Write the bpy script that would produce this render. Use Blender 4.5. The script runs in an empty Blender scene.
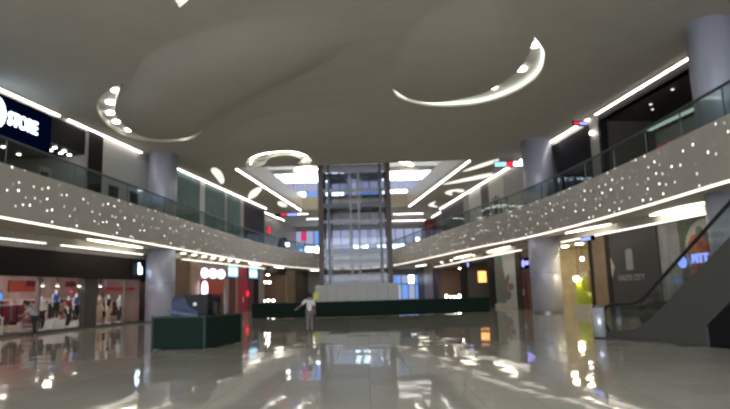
import bpy, bmesh, math, random
from mathutils import Vector, Matrix
random.seed(7)
PI = math.pi
C = bpy.context.scene.collection
SC = bpy.context.scene

# ------------------------------------------------------------------ materials
def nodes(name):
    m = bpy.data.materials.new(name); m.use_nodes = True
    nt = m.node_tree; nt.nodes.clear()
    out = nt.nodes.new('ShaderNodeOutputMaterial')
    return m, nt, out

def mat(name, col, rough=.6, metal=0., var=.12, scale=6., spec=.5, bump=0.):
    m, nt, out = nodes(name)
    b = nt.nodes.new('ShaderNodeBsdfPrincipled')
    tc = nt.nodes.new('ShaderNodeTexCoord'); n = nt.nodes.new('ShaderNodeTexNoise')
    n.inputs['Scale'].default_value = scale; n.inputs['Detail'].default_value = 3
    nt.links.new(tc.outputs['Object'], n.inputs['Vector'])
    r = nt.nodes.new('ShaderNodeValToRGB')
    r.color_ramp.elements[0].color = (*[c*(1-var) for c in col], 1)
    r.color_ramp.elements[1].color = (*[min(1, c*(1+var)) for c in col], 1)
    r.color_ramp.elements[0].position = .3; r.color_ramp.elements[1].position = .7
    nt.links.new(n.outputs['Fac'], r.inputs['Fac']); nt.links.new(r.outputs['Color'], b.inputs['Base Color'])
    b.inputs['Roughness'].default_value = rough; b.inputs['Metallic'].default_value = metal
    b.inputs['Specular IOR Level'].default_value = spec
    if bump:
        bp = nt.nodes.new('ShaderNodeBump'); bp.inputs['Strength'].default_value = bump; bp.inputs['Distance'].default_value = .02
        nt.links.new(n.outputs['Fac'], bp.inputs['Height']); nt.links.new(bp.outputs['Normal'], b.inputs['Normal'])
    nt.links.new(b.outputs[0], out.inputs['Surface'])
    return m

def emit(name, col, s):
    m, nt, out = nodes(name)
    e = nt.nodes.new('ShaderNodeEmission'); e.inputs['Color'].default_value = (*col, 1); e.inputs['Strength'].default_value = s
    nt.links.new(e.outputs[0], out.inputs['Surface'])
    return m

def glass(name, tint, refl=.12, rough=.03):
    m, nt, out = nodes(name)
    t = nt.nodes.new('ShaderNodeBsdfTransparent'); t.inputs['Color'].default_value = (*tint, 1)
    g = nt.nodes.new('ShaderNodeBsdfGlossy'); g.inputs['Roughness'].default_value = rough
    lw = nt.nodes.new('ShaderNodeFresnel'); lw.inputs['IOR'].default_value = 1.45
    mm = nt.nodes.new('ShaderNodeMath'); mm.operation = 'MULTIPLY_ADD'; mm.inputs[1].default_value = .16; mm.inputs[2].default_value = refl*.3
    mx = nt.nodes.new('ShaderNodeMixShader')
    nt.links.new(lw.outputs[0], mm.inputs[0]); nt.links.new(mm.outputs[0], mx.inputs[0])
    nt.links.new(t.outputs[0], mx.inputs[1]); nt.links.new(g.outputs[0], mx.inputs[2])
    nt.links.new(mx.outputs[0], out.inputs['Surface'])
    return m

def floor_mat():
    m, nt, out = nodes('polished_floor_tile')
    b = nt.nodes.new('ShaderNodeBsdfPrincipled')
    tc = nt.nodes.new('ShaderNodeTexCoord')
    br = nt.nodes.new('ShaderNodeTexBrick'); br.offset = 0
    br.inputs['Color1'].default_value = (.56, .53, .46, 1); br.inputs['Color2'].default_value = (.51, .485, .42, 1)
    br.inputs['Mortar'].default_value = (.36, .34, .30, 1); br.inputs['Scale'].default_value = 1
    br.inputs['Mortar Size'].default_value = .006; br.inputs['Brick Width'].default_value = .8; br.inputs['Row Height'].default_value = .8
    nt.links.new(tc.outputs['Object'], br.inputs['Vector'])
    nt.links.new(br.outputs['Color'], b.inputs['Base Color'])
    b.inputs['Roughness'].default_value = .04
    b.inputs['IOR'].default_value = 1.42
    n = nt.nodes.new('ShaderNodeTexNoise'); n.inputs['Scale'].default_value = 2.2; n.inputs['Detail'].default_value = 1.5
    nt.links.new(tc.outputs['Object'], n.inputs['Vector'])
    bp = nt.nodes.new('ShaderNodeBump'); bp.inputs['Strength'].default_value = .07; bp.inputs['Distance'].default_value = .02
    nt.links.new(n.outputs['Fac'], bp.inputs['Height'])
    # every tile lies a hair out of level
    fl_ = nt.nodes.new('ShaderNodeVectorMath'); fl_.operation = 'FLOOR'; dv = nt.nodes.new('ShaderNodeVectorMath'); dv.operation = 'MULTIPLY'; dv.inputs[1].default_value = (1.25,1.25,0); nt.links.new(tc.outputs['Object'], dv.inputs[0]); nt.links.new(dv.outputs[0], fl_.inputs[0])
    wn = nt.nodes.new('ShaderNodeTexWhiteNoise'); wn.noise_dimensions = '2D'; nt.links.new(fl_.outputs[0], wn.inputs['Vector'])
    sb = nt.nodes.new('ShaderNodeVectorMath'); sb.operation = 'SUBTRACT'; sb.inputs[1].default_value = (.5,.5,.5); nt.links.new(wn.outputs['Color'], sb.inputs[0])
    sc_ = nt.nodes.new('ShaderNodeVectorMath'); sc_.operation = 'MULTIPLY'; sc_.inputs[1].default_value = (.012,.012,0); nt.links.new(sb.outputs[0], sc_.inputs[0])
    ad = nt.nodes.new('ShaderNodeVectorMath'); ad.operation = 'ADD'; nt.links.new(bp.outputs['Normal'], ad.inputs[0]); nt.links.new(sc_.outputs[0], ad.inputs[1])
    nm = nt.nodes.new('ShaderNodeVectorMath'); nm.operation = 'NORMALIZE'; nt.links.new(ad.outputs[0], nm.inputs[0])
    nt.links.new(nm.outputs[0], b.inputs['Normal'])
    nt.links.new(b.outputs[0], out.inputs['Surface'])
    return m

def glitter_mat():
    """perforated balcony cladding set with tiny star lights"""
    m, nt, out = nodes('glitter_cladding')
    b = nt.nodes.new('ShaderNodeBsdfPrincipled'); b.inputs['Roughness'].default_value = .45
    tc = nt.nodes.new('ShaderNodeTexCoord')
    ns = nt.nodes.new('ShaderNodeTexNoise'); ns.inputs['Scale'].default_value = 1.5
    nt.links.new(tc.outputs['Object'], ns.inputs['Vector'])
    rp = nt.nodes.new('ShaderNodeValToRGB')
    rp.color_ramp.elements[0].color = (.47, .43, .36, 1); rp.color_ramp.elements[1].color = (.56, .52, .44, 1)
    nt.links.new(ns.outputs['Fac'], rp.inputs['Fac']); nt.links.new(rp.outputs['Color'], b.inputs['Base Color'])
    v = nt.nodes.new('ShaderNodeTexVoronoi'); v.voronoi_dimensions = '2D'; v.inputs['Scale'].default_value = 1/.46
    nt.links.new(tc.outputs['UV'], v.inputs['Vector'])
    lt = nt.nodes.new('ShaderNodeMath'); lt.operation = 'LESS_THAN'; lt.inputs[1].default_value = .11
    nt.links.new(v.outputs['Distance'], lt.inputs[0])
    sep = nt.nodes.new('ShaderNodeSeparateColor'); nt.links.new(v.outputs['Color'], sep.inputs[0])
    gt = nt.nodes.new('ShaderNodeMath'); gt.operation = 'GREATER_THAN'; gt.inputs[1].default_value = .25
    nt.links.new(sep.outputs[0], gt.inputs[0])
    pw = nt.nodes.new('ShaderNodeMath'); pw.operation = 'POWER'; pw.inputs[1].default_value = 2.4
    nt.links.new(sep.outputs[1], pw.inputs[0])
    m1 = nt.nodes.new('ShaderNodeMath'); m1.operation = 'MULTIPLY'; nt.links.new(lt.outputs[0], m1.inputs[0]); nt.links.new(gt.outputs[0], m1.inputs[1])
    m2 = nt.nodes.new('ShaderNodeMath'); m2.operation = 'MULTIPLY'; nt.links.new(m1.outputs[0], m2.inputs[0]); nt.links.new(pw.outputs[0], m2.inputs[1])
    m3 = nt.nodes.new('ShaderNodeMath'); m3.operation = 'MULTIPLY'; m3.inputs[1].default_value = GLIT; nt.links.new(m2.outputs[0], m3.inputs[0])
    b.inputs['Emission Color'].default_value = (1, .96, .86, 1)
    nt.links.new(m3.outputs[0], b.inputs['Emission Strength'])
    nt.links.new(b.outputs[0], out.inputs['Surface'])
    return m

GLIT = 2.6
M = {}
def setup_mats():
    M['floor'] = floor_mat(); M['glitter'] = glitter_mat()
    M['ceiling'] = mat('ceiling_plaster', (.52, .49, .415), .75, var=.04, scale=1.2)
    M['relief'] = mat('ceiling_relief_plaster', (.52, .49, .415), .75, var=.03, scale=1)
    M['wall'] = mat('warm_grey_wall', (.42, .39, .35), .5, var=.05)
    M['cream'] = mat('cream_stone', (.58, .53, .43), .4, var=.08)
    M['tan'] = mat('tan_wood_cladding', (.34, .24, .14), .4, var=.18, scale=3)
    M['darkwood'] = mat('dark_wood_trim', (.05, .035, .025), .35, spec=.12)
    M['dkbrown'] = mat('dark_brown_panel', (.020, .014, .011), .6, spec=.12)
    M['black'] = mat('black_panel', (.012, .012, .013), .4, spec=.12)
    M['grey'] = mat('grey_board', (.30, .29, .27), .6, var=.06)
    M['ltgrey'] = mat('pale_grey_board', (.52, .52, .49), .5, var=.04)
    M['white'] = mat('white_paint', (.78, .77, .74), .45, var=.03)
    M['teal'] = mat('teal_glass_panel', (.06, .125, .11), .45, var=.2, scale=1, spec=.25)
    M['green'] = mat('dark_green_fabric', (.004, .017, .011), .8, var=.25, scale=20, spec=.25)
    M['greentrim'] = mat('green_edge_rail', (.015, .04, .03), .5)
    M['column'] = mat('metal_column_cladding', (.46, .47, .56), .4, metal=.25, var=.03)
    M['ring'] = mat('column_joint_ring', (.20, .20, .22), .35, metal=.6)
    M['steel'] = mat('brushed_steel', (.58, .60, .68), .3, metal=.5, var=.05)
    M['dksteel'] = mat('dark_steel', (.11, .12, .14), .4, metal=.5)
    M['brownsteel'] = mat('brown_painted_steel', (.085, .06, .055), .45, metal=.2)
    M['midsteel'] = mat('grey_painted_steel', (.32, .34, .38), .45, metal=.3)
    M['cladding'] = mat('escalator_cladding', (.075, .075, .066), .35, metal=.1, var=.05)
    M['rubber'] = mat('black_rubber', (.012, .012, .014), .45)
    M['glass'] = glass('balustrade_glass', (.80, .86, .84), .10)
    M['liftglass'] = glass('lift_glass', (.86, .88, .92), .08)
    M['shopglass'] = glass('shopfront_glass', (.92, .92, .92), .04)
    M['strip'] = emit('ceiling_strip_lamp', (1, .94, .90), 5.5)
    M['strip2'] = emit('balcony_strip_lamp', (1, .91, .80), 1.5)
    M['strip3'] = emit('soffit_strip_lamp', (1, .93, .84), 1.8)
    M['cove'] = emit('cove_led', (.93, 1, .86), 9)
    M['covelow'] = emit('dim_cove_led', (.93, 1, .86), 1.7)
    M['spot'] = emit('downlight_lamp', (1, .97, .88), 6)
    M['leaf'] = emit('leaf_diffuser', (1, .98, .84), .85)
    M['rooflamp'] = emit('roof_diffuser', (1, .95, .84), 22)
    M['lamp'] = emit('soffit_diffuser', (1, .95, .78), 5)
    M['shoplamp'] = emit('shop_ceiling_lamp', (1, .84, .78), 70)
    M['yellamp'] = emit('yellow_shop_lamp', (1, .84, .55), 45)
    M['dimlamp'] = emit('dim_shop_lamp', (1, .92, .8), 40)
    M['blulit'] = emit('blue_white_lit_letters', (.62, .80, 1), 3.2)
    M['bluglow'] = emit('blue_lit_letters', (.28, .36, 1), 1.3)
    M['navylit'] = emit('navy_lit_panel', (.008, .02, .11), .07)
    M['pinklit'] = emit('pink_white_lit_sign', (1, .72, .88), 2.6)
    M['cyanlit'] = emit('cyan_screen', (.36, .72, .95), 1.1)
    M['redlit'] = emit('red_lit_sign', (1, .03, .06), .9)
    M['magenta'] = emit('magenta_lit_sign', (1, .06, .25), .5)
    M['orange'] = emit('orange_lantern_lamp', (1, .40, .12), 1.8)
    M['violet'] = emit('violet_lit_sign', (.38, .36, 1), 1.1)
    M['daylight'] = emit('daylight_pane', (.74, .85, 1), 5)
    M['bluepane'] = emit('blue_lit_pane', (.16, .34, .80), .8)
    M['lavpane'] = emit('lavender_lit_pane', (.38, .42, .62), .7)
    M['red'] = mat('red_laminate', (.42, .012, .015), .4)
    M['dkred'] = mat('dark_red_panel', (.13, .014, .013), .4)
    M['orangered'] = mat('orange_red_board', (.50, .085, .045), .5)
    M['pinkwall'] = mat('pink_shop_wall', (.58, .45, .41), .6, var=.2, scale=1.2)
    M['yelwall'] = mat('yellow_shop_wall', (.62, .55, .38), .55, var=.15, scale=2)
    M['brnpost'] = mat('brown_grey_post', (.17, .14, .125), .5)
    M['dkwall'] = mat('dark_shop_wall', (.10, .09, .08), .6, spec=.2)
    M['brnwall'] = mat('brown_shop_wall', (.20, .12, .08), .6)
    M['lime'] = mat('lime_green_plastic', (.42, .50, .03), .4)
    M['yellow'] = mat('yellow_green_plastic', (.72, .74, .14), .5)
    M['skin'] = mat('skin', (.42, .26, .19), .6)
    M['skin2'] = mat('brown_skin', (.30, .18, .13), .6)
    M['hair'] = mat('black_hair', (.012, .011, .012), .7)
    M['mannequin'] = mat('glossy_white_mannequin', (.80, .76, .72), .3)
    M['shirtw'] = mat('white_cotton', (.66, .66, .65), .8)
    M['shirtg'] = mat('pale_grey_cotton', (.42, .43, .46), .8)
    M['trouserg'] = mat('grey_cotton', (.20, .185, .17), .85)
    M['trouserk'] = mat('black_cotton', (.02, .019, .022), .85)
    M['blue'] = mat('blue_cotton', (.05, .10, .42), .8)
    M['maroon'] = mat('maroon_cotton', (.25, .03, .05), .8)
    M['beige'] = mat('beige_cotton', (.48, .35, .24), .8)
    M['bluetarp'] = mat('blue_tarpaulin', (.016, .034, .085), .55, var=.25, scale=4, bump=.5)
    M['tarpband'] = mat('pale_blue_band', (.08, .12, .19), .55)
    M['leafgrn'] = mat('sage_print', (.16, .24, .20), .5)
    M['petal'] = mat('brown_pink_print', (.25, .18, .155), .5)
    M['muralgrn'] = mat('olive_mural_ground', (.085, .10, .06), .5, var=.3, scale=2)
    M['muralplate'] = mat('pale_plate_print', (.33, .33, .29), .5)
    M['muralred'] = mat('red_food_print', (.33, .07, .035), .5, var=.5, scale=5)
    M['muralorg'] = mat('orange_food_print', (.42, .15, .05), .5, var=.4, scale=5)
    M['hoard'] = mat('dark_taupe_hoarding', (.075, .066, .062), .5, var=.06)
    M['hoardlogo'] = mat('pale_grey_logo', (.36, .35, .34), .5)
    M['posterdk'] = mat('dark_silhouette_print', (.055, .05, .045), .6)
    M['posterlt'] = mat('pale_poster_paper', (.42, .41, .35), .6)
    M['saleprint'] = mat('red_sale_print', (.50, .03, .05), .5)
    M['cloth1'] = mat('folded_brown_clothes', (.16, .08, .06), .85)
    M['cloth2'] = mat('folded_rose_clothes', (.42, .17, .15), .85)
    M['cloth3'] = mat('folded_cream_clothes', (.62, .52, .42), .85)

# ------------------------------------------------------------------ mesh builder
class MB:
    def __init__(s): s.v = []; s.f = []
    def add(s, vs, fs):
        b = len(s.v); s.v += [tuple(v) for v in vs]; s.f += [tuple(b+i for i in f) for f in fs]; return s
    def hexa(s, p):          # 8 points: bottom ring 0-3, top ring 4-7
        return s.add(p, [(3,2,1,0),(4,5,6,7),(0,1,5,4),(1,2,6,5),(2,3,7,6),(3,0,4,7)])
    def box(s, x0, x1, y0, y1, z0, z1):
        return s.hexa([(x0,y0,z0),(x1,y0,z0),(x1,y1,z0),(x0,y1,z0),(x0,y0,z1),(x1,y0,z1),(x1,y1,z1),(x0,y1,z1)])
    def prism(s, poly, z0, z1):     # convex/concave polygon, n-gon caps
        n = len(poly)
        vs = [(x,y,z0) for x,y in poly]+[(x,y,z1) for x,y in poly]
        return s.add(vs, [tuple(range(n-1,-1,-1)), tuple(range(n,2*n))]+[(i,(i+1)%n,n+(i+1)%n,n+i) for i in range(n)])
    def prismxz(s, poly, y0, y1):   # polygon in x,z extruded along y
        n = len(poly)
        vs = [(x,y0,z) for x,z in poly]+[(x,y1,z) for x,z in poly]
        return s.add(vs, [tuple(range(n)), tuple(range(2*n-1,n-1,-1))]+[((i+1)%n,i,n+i,n+(i+1)%n) for i in range(n)])
    def cyl(s, x, y, z0, z1, r, n=24, r1=None):
        r1 = r if r1 is None else r1
        vs = [(x+r*math.cos(2*PI*i/n), y+r*math.sin(2*PI*i/n), z0) for i in range(n)]+[(x+r1*math.cos(2*PI*i/n), y+r1*math.sin(2*PI*i/n), z1) for i in range(n)]
        return s.add(vs, [tuple(range(n-1,-1,-1)), tuple(range(n,2*n))]+[(i,(i+1)%n,n+(i+1)%n,n+i) for i in range(n)])
    def disc_y(s, x, z, r, y0, y1, n=28, rz=None):   # disc facing -y
        rz = rz or r
        return s.prismxz([(x+r*math.cos(2*PI*i/n), z+rz*math.sin(2*PI*i/n)) for i in range(n)], y0, y1)
    def tube(s, pts, r, n=8):
        pts = [Vector(p) for p in pts]; rings = []
        for i, p in enumerate(pts):
            t = (pts[min(i+1,len(pts)-1)]-pts[max(i-1,0)]).normalized()
            a = t.cross(Vector((0,0,1)))
            if a.length < 1e-3: a = Vector((1,0,0))
            a.normalize(); b = a.cross(t)
            rings.append([p+a*r*math.cos(2*PI*k/n)+b*r*math.sin(2*PI*k/n) for k in range(n)])
        vs = [v for q in rings for v in q]; fs = []
        for i in range(len(rings)-1):
            for k in range(n): fs.append((i*n+k, i*n+(k+1)%n, (i+1)*n+(k+1)%n, (i+1)*n+k))
        fs += [tuple(range(n-1,-1,-1)), tuple((len(rings)-1)*n+k for k in range(n))]
        return s.add(vs, fs)
    def lathe(s, x, y, prof, n=24):
        vs = []; fs = []
        for r, z in prof:
            for k in range(n): vs.append((x+r*math.cos(2*PI*k/n), y+r*math.sin(2*PI*k/n), z))
        for i in range(len(prof)-1):
            for k in range(n): fs.append((i*n+k, i*n+(k+1)%n, (i+1)*n+(k+1)%n, (i+1)*n+k))
        fs += [tuple(range(n-1,-1,-1)), tuple((len(prof)-1)*n+k for k in range(n))]
        return s.add(vs, fs)
    def ball(s, x, y, z, r, rz=None, n=12):
        rz = rz or r; pr = []
        for i in range(n+1):
            a = -PI/2+PI*i/n; pr.append((max(1e-4, r*math.cos(a)), z+rz*math.sin(a)))
        return s.lathe(x, y, pr, n*2)
    def build(s, name, m, parent=None, smooth=False, bevel=0):
        me = bpy.data.meshes.new(name); me.from_pydata(s.v, [], s.f); me.update()
        bm = bmesh.new(); bm.from_mesh(me); bmesh.ops.recalc_face_normals(bm, faces=bm.faces)
        if bevel: bmesh.ops.bevel(bm, geom=list(bm.edges), offset=bevel, segments=2, affect='EDGES')
        bm.to_mesh(me); bm.free()
        if smooth: me.shade_smooth()
        o = bpy.data.objects.new(name, me); C.objects.link(o)
        me.materials.append(M[m])
        if parent: o.parent = parent
        return o

def tag(o, label=None, cat=None, group=None, kind=None):
    if label: o['label'] = label
    if cat: o['category'] = cat
    if group: o['group'] = group
    if kind: o['kind'] = kind
    return o
def thing(name, label, cat, loc=(0,0,0), rz=0, group=None):
    o = bpy.data.objects.new(name, None); C.objects.link(o); o.empty_display_size = .2
    o.location = loc; o.rotation_euler = (0,0,rz)
    if cat: o['kind'] = 'thing'
    return tag(o, label, cat, group)
def struct(o): o['kind'] = 'structure'; return o
TRIM = [0]
def trim(mb, m, **k):
    TRIM[0] += 1
    return struct(mb.build('trim_%d' % TRIM[0], m, **k))

def flat(outer, holes, z0, z1, name, m, parent=None):
    """flat slab with holes, built from a filled 2-D curve turned into a mesh"""
    cu = bpy.data.curves.new(name, 'CURVE'); cu.dimensions = '2D'; cu.fill_mode = 'BOTH'; cu.extrude = abs(z1-z0)/2
    for poly in [outer]+holes:
        sp = cu.splines.new('POLY'); sp.points.add(len(poly)-1); sp.use_cyclic_u = True
        for i, (x, y) in enumerate(poly): sp.points[i].co = (x, y, 0, 1)
    t = bpy.data.objects.new('curve_tmp', cu); C.objects.link(t)
    dg = bpy.context.evaluated_depsgraph_get()
    me = bpy.data.meshes.new_from_object(t.evaluated_get(dg)); me.name = name
    bpy.data.objects.remove(t); bpy.data.curves.remove(cu)
    me.transform(Matrix.Translation((0,0,(z0+z1)/2)))
    me.materials.clear(); me.materials.append(M[m])
    o = bpy.data.objects.new(name, me); C.objects.link(o)
    if parent: o.parent = parent
    return o

def text(s, size, name, m, parent, loc=(0,0,0), depth=.03, bold=.012, sx=1.):
    """flat-front lettering standing in the local x-z plane, front towards -y"""
    cu = bpy.data.curves.new(name, 'FONT'); cu.body = s; cu.size = size; cu.extrude = depth; cu.offset = bold
    cu.align_x = 'CENTER'; cu.align_y = 'CENTER'
    t = bpy.data.objects.new('text_tmp', cu); C.objects.link(t)
    dg = bpy.context.evaluated_depsgraph_get()
    me = bpy.data.meshes.new_from_object(t.evaluated_get(dg)); me.name = name
    bpy.data.objects.remove(t); bpy.data.curves.remove(cu)
    me.transform(Matrix.Translation(loc) @ Matrix.Rotation(PI/2, 4, 'X') @ Matrix.Diagonal((sx,1,1,1)))
    me.materials.clear(); me.materials.append(M[m])
    o = bpy.data.objects.new(name, me); C.objects.link(o)
    if parent: o.parent = parent
    return o

def smooth_poly(pts, n=6, closed=False):
    P = [Vector(p) for p in pts]; out = []; L = len(P)
    rng = range(L if closed else L-1)
    for i in rng:
        if closed: a, b, c, d = P[i-1], P[i], P[(i+1)%L], P[(i+2)%L]
        else: a, b, c, d = P[max(i-1,0)], P[i], P[i+1], P[min(i+2,L-1)]
        for k in range(n):
            t = k/n
            out.append(.5*((2*b)+(c-a)*t+(2*a-5*b+4*c-d)*t*t+(3*b-a-3*c+d)*t**3))
    if not closed: out.append(P[-1])
    return [tuple(p) for p in out]

setup_mats()

# ------------------------------------------------------------------ wall frames
SLOPE = {'L': (-19.94, .136), 'R': (16.9, -.115)}
ROT = {'L': math.atan2(1, .136), 'R': math.atan2(-1, .115-0.0)}
ROT['R'] = math.atan2(-1, .115)
def W(side, Y):
    a, b = SLOPE[side]; return Vector((a+b*Y, Y, 0))
def outn(side):
    r = ROT[side]; return Vector((-math.sin(r), math.cos(r), 0))
def wp(side, Y, off, z=0):
    p = W(side, Y)+outn(side)*off; return (p.x, p.y, z)
def wbox(mb, side, Y0, Y1, z0, z1, o0, o1):
    a, b, c, d = wp(side,Y0,o0,z0), wp(side,Y1,o0,z0), wp(side,Y1,o1,z0), wp(side,Y0,o1,z0)
    up = lambda p: (p[0],p[1],z1)
    return mb.hexa([a,b,c,d,up(a),up(b),up(c),up(d)])
def wthing(name, label, cat, side, Y, off=0, z=0, group=None):
    return thing(name, label, cat, wp(side,Y,off,z), ROT[side], group)
def wlen(side, Y0, Y1): return abs(Y1-Y0)*math.hypot(1, SLOPE[side][1])

# ================================================================== SETTING
fl = MB().box(-32, 30, -14, 90, -.3, 0).build('floor', 'floor'); struct(fl)

# balcony front curve (plan), left near -> round the far end -> right near
curveL = [(-14.8,-14),(-14.6,0),(-14.3,12),(-13.95,21.9),(-13.0,34),(-12.1,46),(-11.2,57),(-9.4,68),(-6.6,76.5),(-3,79.6),(0,78.6),(2.2,75.5),(3.7,71.5),(5.3,64),(6.9,55),(8.7,45),(10.2,38.5),(11.1,32),(11.6,24.5),(11.7,18),(12.0,12),(12.9,9),(13.3,6.6)]
front = smooth_poly([Vector((*p,0)).to_2d().to_3d() for p in curveL], 5)
front = [(p[0],p[1]) for p in front]
near = [(9.6,6.4),(9.6,-14)]
slab = flat([(-32,-13.99),(-32,88),(30,88),(30,-13.99)], [front+near[:1]+[(9.6,-13.9)]], 4.75, 6.0, 'floor_upper', 'ceiling'); struct(slab)

def offset(curve, d):
    out = []
    for i, p in enumerate(curve):
        a = Vector(curve[max(i-1,0)]); b = Vector(curve[min(i+1,len(curve)-1)]); t = (b-a).normalized()
        n = Vector((t.y,-t.x))       # towards the atrium (right-hand side of travel)
        out.append((p[0]+n.x*d, p[1]+n.y*d))
    return out
def ribbon(curve, d0, d1, z0, z1):
    a, b = offset(curve,d0), offset(curve,d1); mb = MB()
    n = len(curve)
    vs = [(*p,z0) for p in a]+[(*p,z0) for p in b]+[(*p,z1) for p in b]+[(*p,z1) for p in a]
    fs = []
    for i in range(n-1):
        for k in range(4):
            fs.append((k*n+i, k*n+i+1, ((k+1)%4)*n+i+1, ((k+1)%4)*n+i))
    fs += [(0,n,2*n,3*n),(n-1,4*n-1,3*n-1,2*n-1)]
    return mb.add(vs, fs)
fas = ribbon(front, .02, .16, 4.82, 6.85).build('trim_balcony', 'glitter'); struct(fas)
uv = fas.data.uv_layers.new(name='UVMap'); cum = [0.]
for a_, b_ in zip(front[:-1], front[1:]): cum.append(cum[-1]+math.dist(a_, b_))
for lp in fas.data.loops:
    uv.data[lp.index].uv = (cum[lp.vertex_index % len(front)], fas.data.vertices[lp.vertex_index].co.z)
mid = min(range(len(front)), key=lambda i: abs(front[i][0]+3)+abs(front[i][1]-79.6))
ls = ribbon(front[:mid], .05, .14, 4.75, 4.82).build('light_strip', 'strip2')
tag(ls, 'warm light line along lower edge of left balcony fascia', 'light')
ls = ribbon(front[mid:], .05, .14, 4.75, 4.82).build('light_strip', 'strip2')
tag(ls, 'warm light line along lower edge of right balcony fascia', 'light')

# glass balustrades
def balustrade(crv, label):
    t = thing('glass_balustrade', label, 'balustrade', (*crv[0],6.85))
    inv = Vector((*crv[0],6.85))
    def shift(mb): mb.v = [tuple(Vector(v)-inv) for v in mb.v]; return mb
    step = 2
    for i in range(0, len(crv)-1, step):
        seg = crv[i:i+step+1]
        if len(seg) < 2: break
        shift(ribbon(seg, .07, .09, 6.85, 7.84)).build('glass_panel', 'glass', t)
        p = offset(crv, .08)[i]
        shift(MB().cyl(p[0], p[1], 6.85, 7.84, .03, 8)).build('post', 'dksteel', t)
    rail = offset(crv, .08)
    shift(MB().tube([(*p,7.87) for p in rail], .055, 8)).build('handrail', 'dksteel', t, smooth=True)
i0 = next(i for i,p in enumerate(front) if p[1] > 12)
i1 = max(i for i,p in enumerate(front) if p[1] > 9)
balustrade(front[i0:mid-4], 'glass balustrade with dark handrail along the left balcony')
balustrade(front[mid-4:mid+6], 'glass balustrade on the far end bridge behind the lift')
balustrade(front[mid+6:i1+1], 'glass balustrade with dark handrail along the right balcony')

# ---- main ceiling
void = [(-9.45,43.26),(7.67,42.61),(4.8,65.7),(-7.2,66.6)]
cresR_o = smooth_poly([(1.34,26.2),(1.85,28.0),(3.0,29.15),(4.3,29.65),(6.2,29.3),(7.6,27.6),(8.1,25.4),(7.65,23.0),(6.75,21.3)],5)
cresR_i = smooth_poly([(6.75,21.3),(7.0,23.2),(6.95,25.2),(6.2,27.4),(4.9,28.6),(3.6,28.95),(2.4,28.3),(1.62,27.0),(1.34,26.2)],5)
cresR = cresR_o[:-1]+cresR_i[:-1]
cresL_o = smooth_poly([(-10.76,25.0),(-12.3,26.4),(-13.5,28.4),(-14.2,31.0),(-14.25,33.3),(-13.6,34.7),(-12.2,35.15),(-10.5,34.6),(-9.2,32.6)],5)
cresL_i = smooth_poly([(-9.2,32.6),(-10.6,34.2),(-12.0,34.65),(-13.1,34.2),(-13.45,32.4),(-13.05,29.6),(-12.0,27.2),(-10.76,25.0)],5)
cresL = cresL_o[:-1]+cresL_i[:-1]
tri = [(-5.95,16.8),(-4.95,17.0),(-6.05,18.25)]
cres3 = smooth_poly([(-8.85,43.0),(-8.2,40.3),(-6.75,38.75),(-5.0,38.4),(-4.1,39.6),(-3.8,41.2),(-4.2,42.5),(-4.9,42.2),(-4.5,40.9),(-5.3,39.6),(-6.6,40.2),(-7.6,42.6)],4,True)
ce = flat([(-32,-14),(-32,88),(30,88),(30,-14)], [void,cresR,cresL,tri,cres3], 11.2, 11.4, 'ceiling', 'ceiling'); struct(ce)

def pocket(outline, label, led_pts, dl, led='covelow', deep=.28, ledr=.05):
    cx = sum(p[0] for p in outline)/len(outline); cy = sum(p[1] for p in outline)/len(outline)
    t = thing('ceiling_cove', label, 'ceiling light', (cx,cy,11.2))
    q = [(x-cx,y-cy) for x,y in outline]; n = len(q)
    mb = MB(); vs = [(*p,.2) for p in q]+[(*p,deep) for p in q]
    mb.add(vs, [(i,(i+1)%n,n+(i+1)%n,n+i) for i in range(n)])
    mb.build('cove_wall', 'white', t)
    flat(q, [], deep, deep+.05, 'cove_back', 'white', t)
    if led_pts:
        MB().tube([(x-cx,y-cy,.16) for x,y in led_pts], ledr, 6).build('led_strip', led, t)
    for x, y in dl:
        MB().cyl(x-cx, y-cy, deep-.1, deep, .2, 16).build('downlight', 'spot', t)
pocket(cresR, 'large crescent ceiling cove over the right side of the hall', [(x*.985+4.4*.015,y*.985+26*.015) for x,y in cresR_o[1:-1]], [(7.12,22.6),(7.3,25.2),(6.5,27.5)])
pocket(cresL, 'crescent ceiling cove with downlights above the left balcony', cresL_i[4:-3], [(-11.75,26.5),(-12.75,28.2),(-13.5,29.9),(-13.85,31.5),(-13.8,33.1),(-11.2,34.6)], ledr=.02)
pocket(tri, 'small triangular ceiling cove at the top edge of the photo', [(-5.8,17.0),(-5.15,17.15),(-5.95,17.95)], [], led='cove')
pocket(cres3, 'horseshoe shaped ceiling cove left of the lift shaft', smooth_poly([(-8.5,42.6),(-7.9,40.6),(-6.7,39.3),(-5.1,38.9),(-4.4,39.9),(-4.1,41.2),(-4.5,42.2)],4), [], led='cove')

# low relief swirls on the ceiling
blobA = smooth_poly([(-10.5,25.2),(-11.9,27.3),(-12.9,29.7),(-13.3,32.3),(-12.95,34.05),(-11.9,34.45),(-10.6,34.0),(-9.2,32.3),(-4.96,27.05),(-1.3,23.0),(-.3,20.2),(-2.2,18.7),(-4.6,19.4),(-8.2,21.6)],4,True)
blobB = smooth_poly([(1.45,25.9),(1.75,26.9),(2.5,28.15),(3.7,28.8),(4.85,28.45),(6.1,27.25),(6.82,25.2),(6.88,23.3),(6.6,21.2),(4.81,18.3),(2.78,18.5),(1.5,21.7)],4,True)
arc = smooth_poly([(-9.0,36.2),(-8.4,34.2),(-5.6,30.6),(-2.2,29.3),(.6,31.8),(2.1,38.6),(.2,39.4),(-2.2,37.9),(-3.8,36.0),(-6.2,36.4),(-8.2,38.6)],4,True)
big = smooth_poly([(9.2,19),(9.6,26),(8.6,31),(5,33.5),(4.6,38),(8,40.5),(10.6,36),(11.6,28),(12,19),(10.5,15)],4,True)
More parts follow.
